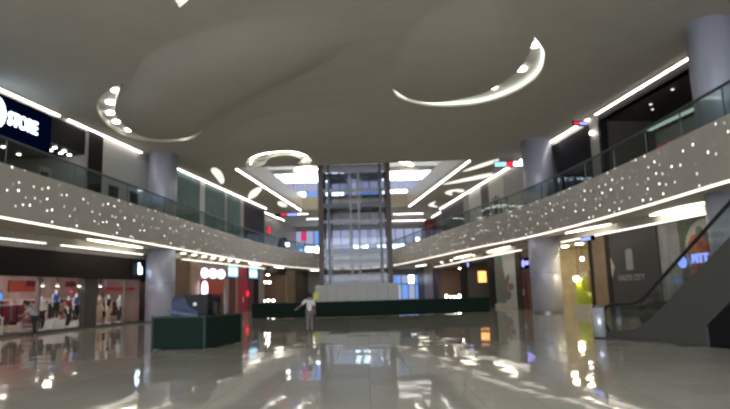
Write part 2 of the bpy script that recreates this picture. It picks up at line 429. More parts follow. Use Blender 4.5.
for b, h in ((blobA,.42),(blobB,.28),(arc,.25)):
    cx_ = sum(p[0] for p in b)/len(b); cy_ = sum(p[1] for p in b)/len(b); n_ = len(b)
    vs = []; fs = []
    rings = [(1.,.0),(.93,.06),(.8,.35),(.62,.75),(.45,.95),(.25,1.),(.02,1.)]
    for k_, t_ in rings: vs += [(cx_+(x-cx_)*k_, cy_+(y-cy_)*k_, 11.195-h*t_) for x, y in b]
    for q in range(len(rings)-1):
        for i in range(n_): fs.append((q*n_+i, q*n_+(i+1)%n_, (q+1)*n_+(i+1)%n_, (q+1)*n_+i))
    fs.append(tuple((len(rings)-1)*n_+i for i in range(n_)))
    struct(MB().add(vs, fs).build('trim_ceiling', 'relief', smooth=True))

# atrium void above the ceiling: side fascias, upper deck, clerestory, roof
vw = MB()
for k in range(4):
    a, b = Vector(void[k]), Vector(void[(k+1)%4]); t = (b-a).normalized(); n = Vector((-t.y,t.x))
    cen = Vector((-1,54))
    if (cen-(a+b)/2).dot(n) > 0: n = -n
    p = [a,b,b+n*.2,a+n*.2]
    vw.hexa([(*q,11.4) for q in p]+[(*q,12.75) for q in p])
struct(vw.build('trim_atrium', 'cream'))
up = MB().box(-16,14,73.2,73.4,11.4,17.4).box(-16.2,-16,42,73.4,11.4,17.4).box(14,14.2,42,73.4,11.4,17.4).box(-16,14,41.5,41.7,11.4,17.4)
struct(up.build('wall_atrium', 'wall'))
struct(MB().box(-16.2,14.2,41.5,73.4,17.4,17.6).build('ceiling_atrium', 'ceiling'))
def window(n, x0, x1, y, z0, z1, nx, zs, mats, depth=.12, rz=0):
    """window_<n>: mullion frame with one lit pane per bay"""
    o = thing('window_%d' % n, None, None, ((x0+x1)/2,y,z0)); o['kind'] = 'structure'; o.rotation_euler.z = rz
    w = x1-x0; h = z1-z0; f = MB()
    zz = [0]+list(zs)+[h]
    for i in range(nx+1):
        x = -w/2+w*i/nx; f.box(x-.07,x+.07,-depth,.0,0,h)
    for q in zz: f.box(-w/2,w/2,-depth,0,q-.07,q+.07)
    f.build('frame', 'midsteel', o)
    for r in range(len(zz)-1):
        for i in range(nx):
            MB().box(-w/2+w*i/nx+.07, -w/2+w*(i+1)/nx-.07, -.04, -.01, zz[r]+.07, zz[r+1]-.07).build('pane', mats[(r,i)] if (r,i) in mats else mats[r], o)
    return o
window(1, -14, 12, 73.2, 12.9, 16.9, 16, (1.6,2.7), {0:'bluepane',1:'lavpane',2:'daylight', (2,7):'lavpane',(2,8):'lavpane',(2,9):'lavpane',(0,7):'lavpane',(0,3):'daylight',(0,6):'daylight',(0,5):'daylight',(0,10):'daylight',(0,11):'daylight'})

# ---- end wall
struct(MB().box(-24,22,84,84.4,0,4.75).build('wall_back', 'grey'))
struct(MB().box(-24,22,84,84.4,6,11.2).build('wall_back_upper', 'wall'))
window(2, -10.2, 8.2, 84, 6.5, 10.6, 14, (1.9,), {0:'daylight',1:'lavpane',(0,0):'bluepane',(0,1):'daylight',(0,3):'bluepane',(0,5):'bluepane',(0,8):'bluepane',(0,9):'daylight',(0,12):'bluepane',(0,13):'lavpane',(0,4):'lavpane',(1,2):'bluepane'})
window(3, 3.0, 7.8, 84, .4, 3.9, 5, (2.2,), {0:'bluepane',1:'bluepane',(0,0):'violet',(1,0):'violet',(0,1):'lavpane',(1,2):'lavpane',(0,3):'lavpane',(1,3):'daylight'})

# ---- side walls
def seg(side, Y0, Y1, z0, z1, m, name=None, o0=0, o1=.35):
    mb = wbox(MB(), side, Y0, Y1, z0, z1, o0, o1)
    return struct(mb.build(name, m)) if name else trim(mb, m)
def shop(side, Y0, Y1, z0, z1, depth, wallm, name, lamps=(), floorm=None, lampmat='dimlamp', lampsize=(.26,.26), labelbit=''):
    mb = MB()
    wbox(mb, side, Y0-.2, Y1+.2, z0, z1, depth, depth+.2)
    wbox(mb, side, Y0-.2, Y0, z0, z1, .02, depth); wbox(mb, side, Y1, Y1+.2, z0, z1, .02, depth)
    wbox(mb, side, Y0-.2, Y1+.2, z1, z1+.05, .02, depth+.2)
    struct(mb.build(name, wallm))
    for i, (Y, off) in enumerate(lamps):
        t = MB().box(-lampsize[0]/2, lampsize[0]/2, -lampsize[1]/2, lampsize[1]/2, -.06, 0).build('shop_light', lampmat)
        t.location = wp(side, Y, off, z1-.002); t.rotation_euler.z = ROT[side]
        tag(t, 'ceiling lamp panel inside '+labelbit, 'ceiling light', 'lamps inside '+labelbit)

# left, lower
seg('L', -14, 14, 0, 4.75, 'wall', 'wall_left_near')
seg('L', 14, 38.6, 2.78, 4.1, 'dkbrown', None, -.12, .35)
seg('L', 14, 38.6, 4.1, 4.75, 'wall')
seg('L', 14, 38.6, 0, .14, 'dkwall', None, -.02, 1.4)
shop('L', 14, 45, 0, 3.3, 7, 'pinkwall', 'wall_fashion_shop', [(Y,o) for Y in (17,20.5,24,27.5,31,34.5,38) for o in (.9,3.6)], lampmat='shoplamp', labelbit='the pink walled fashion shop')
seg('L', 32.4, 33.55, .14, 2.78, 'posterdk', None, .1, .4)
for Y in (28.68,36.36): seg('L', Y, Y+.13, .14, 2.78, 'brnpost', None, .05, .25)
seg('L', 38.6, 41.2, 0, 4.75, 'dkbrown'); seg('L', 41.2, 45.2, 0, 4.75, 'brnwall')
seg('L', 45.2, 46.9, 0, 4.75, 'tan', None, -.15)
seg('L', 46.9, 52.3, 4.0, 4.75, 'grey'); shop('L', 46.9, 52.3, 0, 4.0, 4, 'brnwall', 'wall_kiosk_shop', [(48,1.5),(50.5,1.5)], labelbit='the orange fronted shop')
seg('L', 52.3, 53.3, 0, 4.75, 'tan', None, -.1); seg('L', 53.3, 55.2, 0, 4.75, 'dkred'); seg('L', 55.2, 55.7, 0, 4.75, 'tan', None, -.05)
seg('L', 55.7, 58.6, 0, 4.75, 'red'); seg('L', 58.6, 60.4, 0, 4.75, 'dkred'); seg('L', 60.4, 62, 0, 4.75, 'dkbrown')
seg('L', 62, 63.6, 0, 4.75, 'grey', None, -.1)
seg('L', 63.6, 72.5, 4.0, 4.75, 'dkbrown'); shop('L', 63.6, 72.5, 0, 4.0, 5, 'brnwall', 'wall_far_shop', [(66,1.5),(70,1.5)], labelbit='the dark shop at the far left')
seg('L', 72.5, 76.5, 0, 4.75, 'tan', None, -.15); seg('L', 76.5, 84, 0, 4.75, 'dkwall')
# left, upper
seg('L', -14, 22, 6, 11.2, 'grey', 'wall_left_upper')
seg('L', 22, 28.2, 8.95, 11.0, 'black', None, -.05, .35); seg('L', 28.2, 31.6, 9.62, 11.0, 'black', None, -.05, .35); seg('L', 22, 31.6, 9.6, 9.62, 'black', None, .36, 6.9); seg('L', 22, 31.8, 11.0, 11.2, 'wall')
shop('L', 22, 31.8, 6, 9.75, 7, 'grey', 'wall_upper_shop', [], labelbit='')
seg('L', 31.8, 33.25, 6, 11.2, 'dkbrown', None, -.08)
seg('L', 31.6, 31.8, 6, 10.95, 'grey', None, -.12, .35)
seg('L', 33.25, 42.4, 10.75, 11.2, 'wall'); seg('L', 33.25, 42.4, 6, 10.75, 'ltgrey')
for a, b in ((42.4,47.0),(47.9,52.3),(52.9,56.4)): seg('L', a, b, 6, 11.1, 'teal')
seg('L', 42.4, 64.2, 11.1, 11.2, 'wall', None, -.02, .35)
seg('L', 47.0, 47.9, 6, 11.1, 'ltgrey', None, -.03); seg('L', 52.3, 52.9, 6, 11.1, 'grey', None, -.03)
seg('L', 56.4, 57.4, 6, 11.1, 'grey'); seg('L', 57.4, 64.2, 6, 11.1, 'black'); 
struct(wbox(MB(), 'L', 64.2, 84, 6, 11.2, 1.6, 1.9).build('wall_left_far', 'wall'))
struct(wbox(MB(), 'L', 64.0, 64.25, 6, 11.2, 0, 1.9).build('wall_left_return', 'wall'))

# right, lower
seg('R', -14, 21.8, 0, 4.75, 'wall', 'wall_right_near')
seg('R', 21.8, 31.6, 0, 4.75, 'grey', None, .1)
seg('R', 31.6, 32.0, 0, 4.75, 'darkwood', None, -.1); seg('R', 32.0, 33.5, 0, 4.75, 'tan', None, -.06); seg('R', 33.5, 33.85, 0, 4.75, 'darkwood', None, -.1)
seg('R', 33.85, 41.8, 4.3, 4.75, 'cream'); shop('R', 33.85, 41.8, 0, 4.3, 5, 'yelwall', 'wall_yellow_shop', [(35,1),(37,1),(39,1),(36,3),(38.5,3)], lampmat='yellamp', lampsize=(.3,.3), labelbit='the yellow lit shop')
seg('R', 41.8, 42.8, 0, 4.75, 'dkred'); seg('R', 42.8, 44.4, 0, 4.75, 'brnwall'); seg('R', 44.4, 45.5, 0, 4.75, 'darkwood', None, -.1)
seg('R', 45.5, 50.6, 0, 4.75, 'grey', None, .1); seg('R', 50.6, 52, 0, 4.75, 'dkbrown', None, -.1)
seg('R', 52, 60, 4.1, 4.75, 'dkwall'); shop('R', 52, 60, 0, 4.1, 5, 'dkwall', 'wall_lantern_shop', [(54,2.5),(57.5,2.5)], labelbit='the dark shop with the orange lantern')
seg('R', 60, 61.5, 0, 4.75, 'dkbrown')
seg('R', 61.5, 71.5, 4.1, 4.75, 'brnwall'); shop('R', 61.5, 71.5, 0, 4.1, 5, 'brnwall', 'wall_display_shop', [(64,2),(68.5,2)], labelbit='the brown shop beyond the lantern')
seg('R', 71.5, 74, 0, 4.75, 'black'); seg('R', 74, 79, 0, 4.75, 'tan', None, -.1); seg('R', 79, 84, 0, 4.75, 'dkwall')
# right, upper
seg('R', -14, 22.5, 6, 11.2, 'grey', 'wall_right_upper')
seg('R', 22.5, 31.6, 10.75, 11.2, 'dkbrown', None, -.03)
shop('R', 22.5, 31.6, 6, 10.75, 5, 'dkwall', 'wall_dark_shop', [], labelbit='')
seg('R', 31.6, 32.6, 6, 10.9, 'wall', None, -.05); seg('R', 31.4, 31.6, 6, 10.75, 'black', None, -.08)
seg('R', 31.6, 42, 10.9, 11.2, 'wall'); seg('R', 32.6, 37.8, 6, 10.9, 'black'); seg('R', 37.8, 42, 6, 10.9, 'dkwall')
seg('R', 42, 68.5, 11.0, 11.2, 'wall', None, -.02)
seg('R', 42, 47.1, 6, 11, 'grey'); seg('R', 47.1, 51, 6, 11, 'grey'); seg('R', 51, 53.2, 6, 11, 'dkwall'); seg('R', 53.2, 57, 6, 11, 'ltgrey'); seg('R', 57, 58.4, 6, 11, 'grey', None, -.2); seg('R', 58.4, 68.5, 6, 11, 'posterdk')
struct(wbox(MB(), 'R', 68.5, 84, 6, 11.2, 1.4, 1.7).build('wall_right_far', 'dkwall'))
struct(wbox(MB(), 'R', 68.4, 68.6, 6, 11.2, 0, 1.7).build('wall_right_return', 'wall'))
# bulkheads over the shopfronts
for s, a, b in (('L',14,63),('R',20,72)): trim(wbox(MB(), s, a, b, 4.38, 4.75, -.55, -.001), 'ceiling')

# ---- columns
def column(n, x, y, r):
    a = MB().cyl(x, y, 0, 4.75, r, 48).build('column_%d' % n, 'column', smooth=False)
    for p in a.data.polygons: p.use_smooth = len(p.vertices) == 4
    struct(a)
    struct(MB().cyl(x, y, 2.5, 2.53, r+.008, 48).cyl(x, y, 0, .12, r+.02, 48).build('trim_column_%d' % n, 'ring'))
    b = MB().cyl(x, y, 6, 11.2, r, 48).build('column_upper_%d' % n, 'column')
    for p in b.data.polygons: p.use_smooth = len(p.vertices) == 4
    struct(b)
column(1, -13.62, 38.5, .92); column(2, 11.45, 37.5, .95); column(3, 13.1, 20.6, .8); column(4, -15.1, 20.2, .92)

# ================================================================== LIGHTS (fixtures)
def wstrip(side, Y0, Y1, label, z=11.085, off=-.16, m='strip', w=.10, h=.05, group='ceiling light strips'):
    L = wlen(side, Y0, Y1)
    o = wthing('ceiling_light_strip', label, 'light', side, (Y0+Y1)/2, off, z, group)
    MB().box(-L/2, L/2, -w/2, w/2, 0, h).build('diffuser', m, o)
    MB().box(-L/2-.03, L/2+.03, -w/2-.04, w/2+.04, h, h+.04).build('housing', 'white', o)
wstrip('L', 14, 29.2, 'white ceiling strip light above the lit store sign')
wstrip('L', 29.9, 37.4, 'white ceiling strip light left of the near left column')
wstrip('L', 42.4, 47.1, 'white ceiling strip light over first teal panel')
wstrip('L', 47.3, 53.0, 'white ceiling strip light over second teal panel')
wstrip('L', 53.1, 64.2, 'white ceiling strip light over the third teal panel and dark shopfront')
wstrip('L', 66.5, 75, 'short strip light above the red wall sign', off=.9)
wstrip('R', 22.5, 31.6, 'white ceiling strip light over the dark upper right shop')
wstrip('R', 32.4, 37.6, 'white ceiling strip light just right of the tall right column')
wstrip('R', 42.6, 68.3, 'long white ceiling strip light over the silhouette poster')
wstrip('R', 69.2, 76, 'short strip light at far end of right balcony', off=.6)
def vstrip(a, b, label):
    a, b = Vector((*a,0)), Vector((*b,0)); d = b-a
    o = thing('ceiling_light_strip', label, 'light', ((a.x+b.x)/2,(a.y+b.y)/2,11.1), math.atan2(d.y,d.x), 'ceiling light strips')
    MB().box(-d.length/2,d.length/2,-.06,.06,0,.06).build('diffuser', 'strip', o)
    MB().box(-d.length/2,d.length/2,-.09,.09,.06,.08).build('housing', 'white', o)
vstrip((-9.75,43.3),(-7.45,66.5), 'strip light along left edge of the atrium opening')
vstrip((7.95,42.7),(5.05,65.6), 'strip light along right edge of the atrium opening')
# inner soffit strips on the bulkheads
for s, a, b, l in (('L',14,28.2,'soffit strip light over the near half of the fashion shop'),('L',29.4,37.3,'soffit strip light over the far half of the fashion shop'),('L',43,62.5,'soffit strip light over red shopfronts on left'),('R',20.5,33.6,'soffit strip light above the dark hoarding and food mural'),('R',33.9,36.3,'soffit strip light above the yellow shop'),('R',43,71,'soffit strip light above the lantern shop on right')):
    wstrip(s, a, b, l, z=4.33, off=-.5, m='strip3', w=.12, h=.05, group='soffit strip lights')
def bar(a, b, w, label, m='lamp', z=4.68, group='soffit lamps'):
    a, b = Vector((*a,0)), Vector((*b,0)); d = b-a; L = d.length
    o = thing('soffit_lamp', label, 'ceiling light', ((a.x+b.x)/2,(a.y+b.y)/2,z), math.atan2(d.y,d.x), group)
    q = [(-L/2,-.02),(-L/4,-w/2),(L/4,-w/2),(L/2,-.02),(L/2,.02),(L/4,w/2),(-L/4,w/2),(-L/2,.02)]
    MB().prism(q, 0, .05).build('diffuser', m, o)
    MB().prism([(x*1.03,y*1.25) for x,y in q], .05, .07).build('frame', 'white', o)
bar((-14.55,30.2),(-14.0,36.2),.32,'long leaf shaped soffit lamp left of the near left column')
bar((11.75,34.0),(12.6,29.7),.32,'long leaf shaped soffit lamp right of the right column')
bar((13.05,26.4),(13.35,22.4),.6,'wide leaf shaped soffit lamp above the food mural')
bar((-11.7,57),(-11.15,61.5),.55,'leaf shaped soffit lamp before the second cyan screen')
bar((-10.45,66),(-9.95,69.5),.5,'leaf shaped soffit lamp above the far left shop')
bar((10.9,44),(10.4,50),.32,'leaf shaped soffit lamp above the leaf print panel')
bar((9.6,53),(8.9,59),.4,'leaf shaped soffit lamp before the lantern shop')
bar((6.3,75),(7.4,72),.5,'leaf shaped soffit lamp before the far right shops')
bar((-7.6,78.5),(-6.6,80.5),.7,'soffit lamp under the left end of far bridge')
for i in range(7):
    t = i/6
    o = MB().cyl(0,0,0,.06,.17,16).build('downlight', 'lamp'); o.location = (-13.25+1.25*t, 42+12*t, 4.69)
    tag(o, 'round soffit downlight in the row right of the left column', 'ceiling light', 'soffit downlights on the left')
for i in range(6):
    t = i/5
    o = MB().cyl(0,0,0,.06,.17,16).build('downlight', 'lamp'); o.location = (11.2-2.6*t, 46.5+20*t, 4.69)
    tag(o, 'round soffit downlight in the row above the right hand shops', 'ceiling light', 'soffit downlights on the right')
# leaf shaped ceiling panels
def leaf(pts, label, z=11.14, m='leaf', n=3):
    cx = sum(p[0] for p in pts)/len(pts); cy = sum(p[1] for p in pts)/len(pts)
    o = thing('leaf_ceiling_light', label, 'ceiling light', (cx,cy,z), 0, 'leaf shaped ceiling lights')
    q = smooth_poly([(x-cx,y-cy) for x,y in pts], n, True)
    flat(q, [], 0, .04, 'diffuser', m, o)
    flat([(x*1.06,y*1.06) for x,y in q], [], .04, .06, 'frame', 'white', o)
leaf([(8.11,46.67),(9.02,44.16),(9.99,42.56),(10.14,43.25),(9.24,45.28)], 'long leaf ceiling light nearest the right column')
leaf([(7.2,52.34),(8.78,49.72),(10.57,47.81),(10.84,49.12),(9.02,51.14)], 'long leaf ceiling light beside the right atrium strip')
leaf([(8.05,57.3),(8.31,55.67),(9.22,55.26),(9.85,56.4),(9.4,56.9),(8.9,56.2),(8.6,57.2),(9.0,58.6)], 'curled ceiling light beside the long right strip light')
leaf([(7.17,65.3),(7.75,62.5),(7.7,64.6),(8.5,67.1)], 'arrow shaped ceiling light at the far right')
leaf([(-11.6,56.9),(-10.6,53.3),(-9.4,51.2),(-9.4,52.2),(-10.5,55.6),(-11.4,57.4)], 'slim leaf ceiling light between the two left strips')
leaf([(-11.78,43.7),(-11.22,43.0),(-11.23,44.9),(-11.87,48.2),(-12.33,49.0),(-12.1,46.8)], 'fin shaped ceiling light above the teal panels')
leaf([(-9.3,60.9),(-8.8,59.7),(-8.5,61.5),(-8.6,63.2),(-9.2,63.2)], 'small oval ceiling light before the end of left atrium strip')
leaf([(-8.94,73.0),(-8.09,71.8),(-6.79,71.3),(-5.95,72.6),(-6.17,73.0),(-7.0,72.2),(-8.1,72.6)], 'curved roof light in the left side of atrium', z=17.33, m='rooflamp')
leaf([(3.5,68.5),(5.0,69.5),(6.2,71.8),(5.8,72.2),(4.6,70.4),(3.4,69.4)], 'curved roof light in the right side of atrium', z=17.33, m='rooflamp')
leaf([(-6.2,65.5),(-4.6,64.2),(-3.4,64.6),(-4.6,65.2),(-5.8,66.4)], 'curled roof light behind the horseshoe cove', z=17.33, m='rooflamp')
leaf([(5.2,66.3),(7.2,66.0),(8.6,66.6),(7.2,67.0)], 'flat roof light nearest the right atrium strip', z=17.33, m='rooflamp')
for i, (x, y) in enumerate(((-7,46),(-3,52),(-7,58),(5,46),(4,58),(-2,63),(-11,52),(10,52))):  # fill lamps added to brighten the far hall, mostly out of view
    o = MB().cyl(0,0,0,.07,.45,20).build('downlight', 'rooflamp'); o.location = (x, y, 17.33)
    tag(o, 'round fill lamp added high in the roof of the atrium', 'ceiling light', 'added fill lamps in the atrium roof')
for x0, x1, y, l in ((-8.4,-6.9,69.5,'left of the lift'),(3.5,7.2,72,'right of the lift'),(-7.6,-5.6,74.5,'near the pink sign'),(3.7,8.3,79,'before the end windows')):
    o = thing('ceiling_light_strip', 'ceiling lamp beyond the atrium '+l, 'light', ((x0+x1)/2,y,11.1), 0, 'lamps beyond the atrium')
    MB().box(-(x1-x0)/2,(x1-x0)/2,-.09,.09,0,.05).build('diffuser', 'strip', o); MB().box(-(x1-x0)/2,(x1-x0)/2,-.12,.12,.05,.08).build('housing', 'white', o)

# ================================================================== SHOP SIGNS
s = wthing('shop_sign', 'dark blue sign box with lit STORE letters and round badge', 'sign', 'L', 27.0, -.18, 0)
MB().box(-4.5,1.6,-.02,.12,8.95,10.9).build('sign_box', 'navylit', s)
text('STORE', .88, 'letters', 'blulit', s, (-.42,-.06,9.9), bold=.016, sx=.74)
bd = MB().disc_y(-2.15,9.98,.58,-.1,-.03, rz=.72).build('badge', 'blulit', s)
text('b', 1.0, 'badge_mark', 'navylit', bd, (-2.25,-.12,9.98), bold=.02)
# downlights seen in the store under the sign
spots = [(29.9,1.35),(29.6,.75),(30.2,1.0),(29.75,.42),(30.9,.9),(30.5,.42),(31.35,.7),(29.0,2.8),(30.6,3.2)]
for i, (Y, off) in enumerate(spots):
    o = MB().cyl(0,0,-.04,.0,.11,14).build('downlight', 'spot'); o.location = wp('L', Y, off, 9.599)
    tag(o, 'small round downlight inside the dark store under STORE sign', 'ceiling light', 'downlights in the upper left store')
o = wthing('display_stand', 'grey and black display stand in the upper left store', 'stand', 'L', 29.9, 1.2, 6)
MB().box(-.5,.5,-.2,.2,0,2.6).build('panel', 'grey', o); MB().box(-.35,.2,-.24,-.2,1.2,2.3).build('screen', 'black', o); MB().box(-.7,.7,-.3,.3,0,.12).build('base', 'black', o)
s = wthing('shop_sign', 'small white lit sign on dark band beside left column', 'sign', 'L', 37.45, -.2, 0)
MB().box(-.8,1.2,0,.08,3.0,4.0).build('backing', 'black', s); text('h', .95, 'letters', 'blulit', s, (.1,-.05,3.45), bold=.03)
MB().box(0,.26,-.05,-.01,3.12,3.42).build('lit_block', 'blulit', s)

# dark prints on the grey upper-left hoarding
for Y, w, l in ((34.6,1.0,'left of two dark prints low on the grey hoarding'),(36.9,1.0,'right of two dark prints low on the grey hoarding')):
    o = wthing('poster', l, 'poster', 'L', Y, -.03, 7.1, 'prints on the grey hoarding'); MB().box(-w/2,w/2,0,.03,.05,1.25).build('sheet', 'posterdk', o); MB().box(-w/2-.04,w/2+.04,.01,.04,0,1.3).build('frame', 'grey', o)

# row of left lower signs
s = wthing('shop_sign', 'pink white lit sign of three round marks over orange board', 'sign', 'L', 49.6, -.12, 0)
MB().box(-2.6,2.7,0,.1,2.95,4.05).build('backing', 'grey', s)
for x, r in ((-1.75,.7),(-.05,.85),(1.75,.85)): MB().disc_y(x,3.5,r,-.06,0,rz=.4).build('lit_mark', 'pinklit', s)
s = wthing('shop_board', 'orange red board under pink white lit sign', 'board', 'L', 49.7, -.14, 0)
MB().box(-2.1,2.2,0,.12,1.75,2.9).build('panel', 'orangered', s); MB().box(-2.15,2.25,.02,.12,1.65,1.75).build('bottom_trim', 'darkwood', s)
s = wthing('round_sign', 'round white lit sign projecting beside the orange board', 'sign', 'L', 47.3, -.4, 0)
MB().disc_y(0,2.2,.5,-.06,.06,rz=.62).build('lit_disc', 'pinklit', s); MB().box(-.03,.03,.06,.4,2.17,2.23).build('bracket', 'dksteel', s)
o = wthing('counter', 'black counter below the orange board', 'counter', 'L', 49.9, .3, 0)
MB().box(-2.1,2.3,0,.7,0,1.45).build('body', 'black', o); MB().box(-2.2,2.4,-.05,.75,1.45,1.52).build('top', 'darkwood', o)
for Y, l in ((54.2,'pale blue lit screen above the dark red panel'),(59.9,'pale blue lit screen right of the red shopfront')):
    s = wthing('shop_screen', l, 'screen', 'L', Y, -.14, 0, 'pale blue screens on left')
    MB().box(-1.35,1.35,0,.1,3.25,4.35).build('housing', 'black', s); MB().box(-1.25,1.25,-.02,0,3.33,4.28).build('display', 'cyanlit', s); MB().box(-.9,.9,-.03,-.02,3.55,4.0).build('picture', 'blulit', s)
s = wthing('lamp', 'red glowing lamp on the red shopfront', 'lamp', 'L', 57.9, -.25, 0)
MB().ball(0,0,1.75,.15,.3).build('lamp_globe', 'redlit', s, smooth=True); MB().box(-.05,.05,0,.25,1.7,1.8).build('bracket', 'dksteel', s)
for Y in (56.6,): 
    s = wthing('door_leaf', 'tall red door leaf in the red shopfront', 'door', 'L', Y, -.05, 0)
    MB().box(-.75,.75,0,.05,.1,3.0).build('panel', 'red', s); MB().box(.55,.6,-.06,0,.9,1.5).build('handle', 'steel', s)
for Y, z in ((66.0,3.0),(67.6,3.0),(65.6,.9),(67.3,.95),(69.2,.9)):
    o = MB().ball(0,0,0,.19,.14).build('display_lamp', 'spot', smooth=True); o.location = wp('L', Y, .6, z)
    tag(o, 'bright bowl lamp in dark far left shop, '+('hanging' if z > 2 else 'on the counter'), 'lamp', 'far left shop lamps, '+('hanging' if z > 2 else 'on the counter'))
o = wthing('counter', 'wooden counter in the far left shop', 'counter', 'L', 67.6, .6, 0); MB().box(-3,3,-.35,.35,0,.6).build('body', 'brnwall', o); MB().box(-3.1,3.1,-.4,.4,.6,.68).build('top', 'tan', o)
# hanging coloured signs upstairs
def hang(name, label, x, y, z0, z1, w, parts, rz=0):
    s = thing(name, label, 'sign', (x,y,0), rz)
    MB().box(-w/2,w/2,-.05,.05,z0,z1).build('sign_box', 'black', s)
    for x0, x1, m in parts: MB().box(x0,x1,-.07,-.05,z0+.08,z1-.08).build('lit_panel', m, s)
    for xx in (-w*.35, w*.35): MB().cyl(xx,0,z1,11.2,.015,6).build('rod', 'steel', s)
hang('hanging_sign', 'hanging sign with teal, red and blue lit panels at far left', -9.0, 65.6, 10.35, 10.75, 2.6, [(-1.25,-.7,'teal'),(-.6,.0,'redlit'),(.1,1.25,'bluglow')])
hang('hanging_sign', 'hanging sign with blue, red and white lit panels by right column', 10.75, 42.2, 10.45, 10.95, 2.2, [(-1.05,-.2,'cyanlit'),(-.15,.3,'redlit'),(.35,1.05,'blulit')])
hang('hanging_sign', 'small blue and red hanging sign at upper right', 12.35, 32.0, 10.6, 10.9, .95, [(-.42,-.12,'redlit'),(-.05,.42,'violet')], .25)
s = wthing('wall_sign', 'red lit sign on the wall at the far upper left', 'sign', 'L', 70.5, 1.5, 0); MB().box(-.5,.5,0,.1,9.0,9.8).build('lit_panel', 'redlit', s); MB().box(-.56,.56,.04,.1,8.94,9.86).build('frame', 'black', s)
s = thing('wall_sign', 'pink red lit banner on the end wall', 'sign', (-9.0,83.7,0)); MB().box(-.36,.36,0,.1,9.2,10.5).build('lit_panel', 'magenta', s); MB().box(-.4,.4,.1,.15,9.15,10.55).build('frame', 'dkred', s)
s = thing('wall_sign', 'dark red banner on far right upper wall', 'sign', (8.5,76.5,0), -.9); MB().box(-1.0,1.0,0,.1,8.6,10.9).build('panel', 'dkred', s); MB().box(-.5,.3,-.03,0,9.2,10.3).build('mark', 'red', s)
for x, y, lab in ((6.4,73,'white dome lamp on far right balcony wall'),(4.6,74,'white floor lamp glowing behind far right balustrade')):
    o = thing('globe_lamp', lab, 'lamp', (x+2.0,y,6)); MB().cyl(0,0,0,.05,.2).build('base', 'dksteel', o); MB().cyl(0,0,.05,1.9,.03,8).build('pole', 'dksteel', o); MB().ball(0,0,2.1,.25).build('globe', 'spot', o, smooth=True)
o = thing('kiosk', 'dark rounded kiosk with lit screen on the far left balcony', 'kiosk', (-10.1,70.5,6), .9)
MB().lathe(0,0,[(.6,0),(.7,.6),(.75,1.4),(.6,2.1),(.3,2.4)],20).build('body', 'dkbrown', o, smooth=True); MB().box(-.25,.3,-.78,-.7,1.3,1.75).build('screen', 'spot', o)

# ================================================================== RIGHT SIDE PANELS
# dark hoarding with pale logo
h = wthing('hoarding', 'dark taupe hoarding board with pale mug logo and lettering', 'hoarding', 'R', 29.45, -.06, 0)
MB().box(-2.15,2.1,0,.14,.02,4.35).build('board', 'hoard', h)
lg = MB().prismxz([(-.62,2.35),(-.62,3.25),(-.5,3.42),(-.1,3.42),(.0,3.3),(.0,2.35)], -.02, 0).build('logo', 'hoardlogo', h)
text('HAUTE CITY', .42, 'lettering', 'hoardlogo', h, (-.3,-.015,1.95), depth=.01, bold=.008)
MB().prismxz([(-2.1,2.0),(-1.75,2.55),(-2.1,3.1)], -.02, 0).build('arrow_mark', 'cream', h)
# white vertical print strip
h = wthing('printed_board', 'narrow printed board with pale wavy print between hoarding and mural', 'board', 'R', 26.55, -.04, 0)
MB().box(-.7,.75,0,.12,.02,4.4).build('board', 'grey', h)
MB().prismxz([(-.55,4.3),(-.1,4.3),(.0,3.2),(-.15,2.4),(.1,1.2),(-.35,1.2),(-.6,2.5),(-.4,3.3)], -.02, 0).build('print', 'hoardlogo', h)
MB().prismxz([(.1,3.0),(.55,2.8),(.6,1.6),(.3,1.3),(.05,2.0)], -.02, 0).build('print', 'muralplate', h)
# food mural
h = wthing('mural', 'olive food mural with round plate of red food', 'mural', 'R', 24.0, -.05, 0)
MB().box(-1.75,2.0,0,.12,.02,4.4).build('board', 'muralgrn', h)
MB().disc_y(-.1,2.95,1.3,-.02,0,36).build('plate_print', 'muralplate', h)
pf = MB().prismxz([(-1.25,3.1),(-.9,3.6),(-.2,3.75),(.3,3.4),(.9,3.3),(1.15,2.8),(.7,2.1),(-.2,2.0),(-1.0,2.3)], -.04, -.02).build('food_print', 'muralred', h)
for x, z, r, m in ((-.75,3.0,.35,'muralorg'),(.45,3.1,.3,'maroon'),(-.1,2.6,.32,'muralorg'),(.1,3.5,.2,'muralgrn'),(-.35,3.75,.22,'muralgrn'),(-.9,2.1,.3,'muralorg'),(-.5,1.6,.3,'petal')):
    MB().disc_y(x,z,r,-.055,-.04,18).build('food_piece_print', m, pf)
s = wthing('shop_sign', 'blue lit BITT lettering hanging before the food mural', 'sign', 'R', 24.55, -.3, 0)
MB().disc_y(-.78,2.5,.24,-.04,.04,20).build('lit_mark', 'bluglow', s)
text('BITT', .5, 'letters', 'bluglow', s, (.35,0,2.6), bold=.02)
MB().box(-1.0,1.0,.04,.08,2.18,2.22).box(-.9,-.86,.08,.185,2.17,2.23).box(.86,.9,.08,.185,2.17,2.23).build('bracket', 'dksteel', s)
# blue sign over the tan pillar
s = wthing('shop_sign', 'small blue lit sign at the top of tan wood pillar', 'sign', 'R', 32.8, -.68, 0)
MB().box(-.7,.7,0,.12,4.1,4.37).build('sign_box', 'navylit', s); [MB().box(x-.1,x+.1,-.03,0,4.15,4.32).build('lit_mark', 'bluglow', s) for x in (-.5,-.22,.06,.34)]
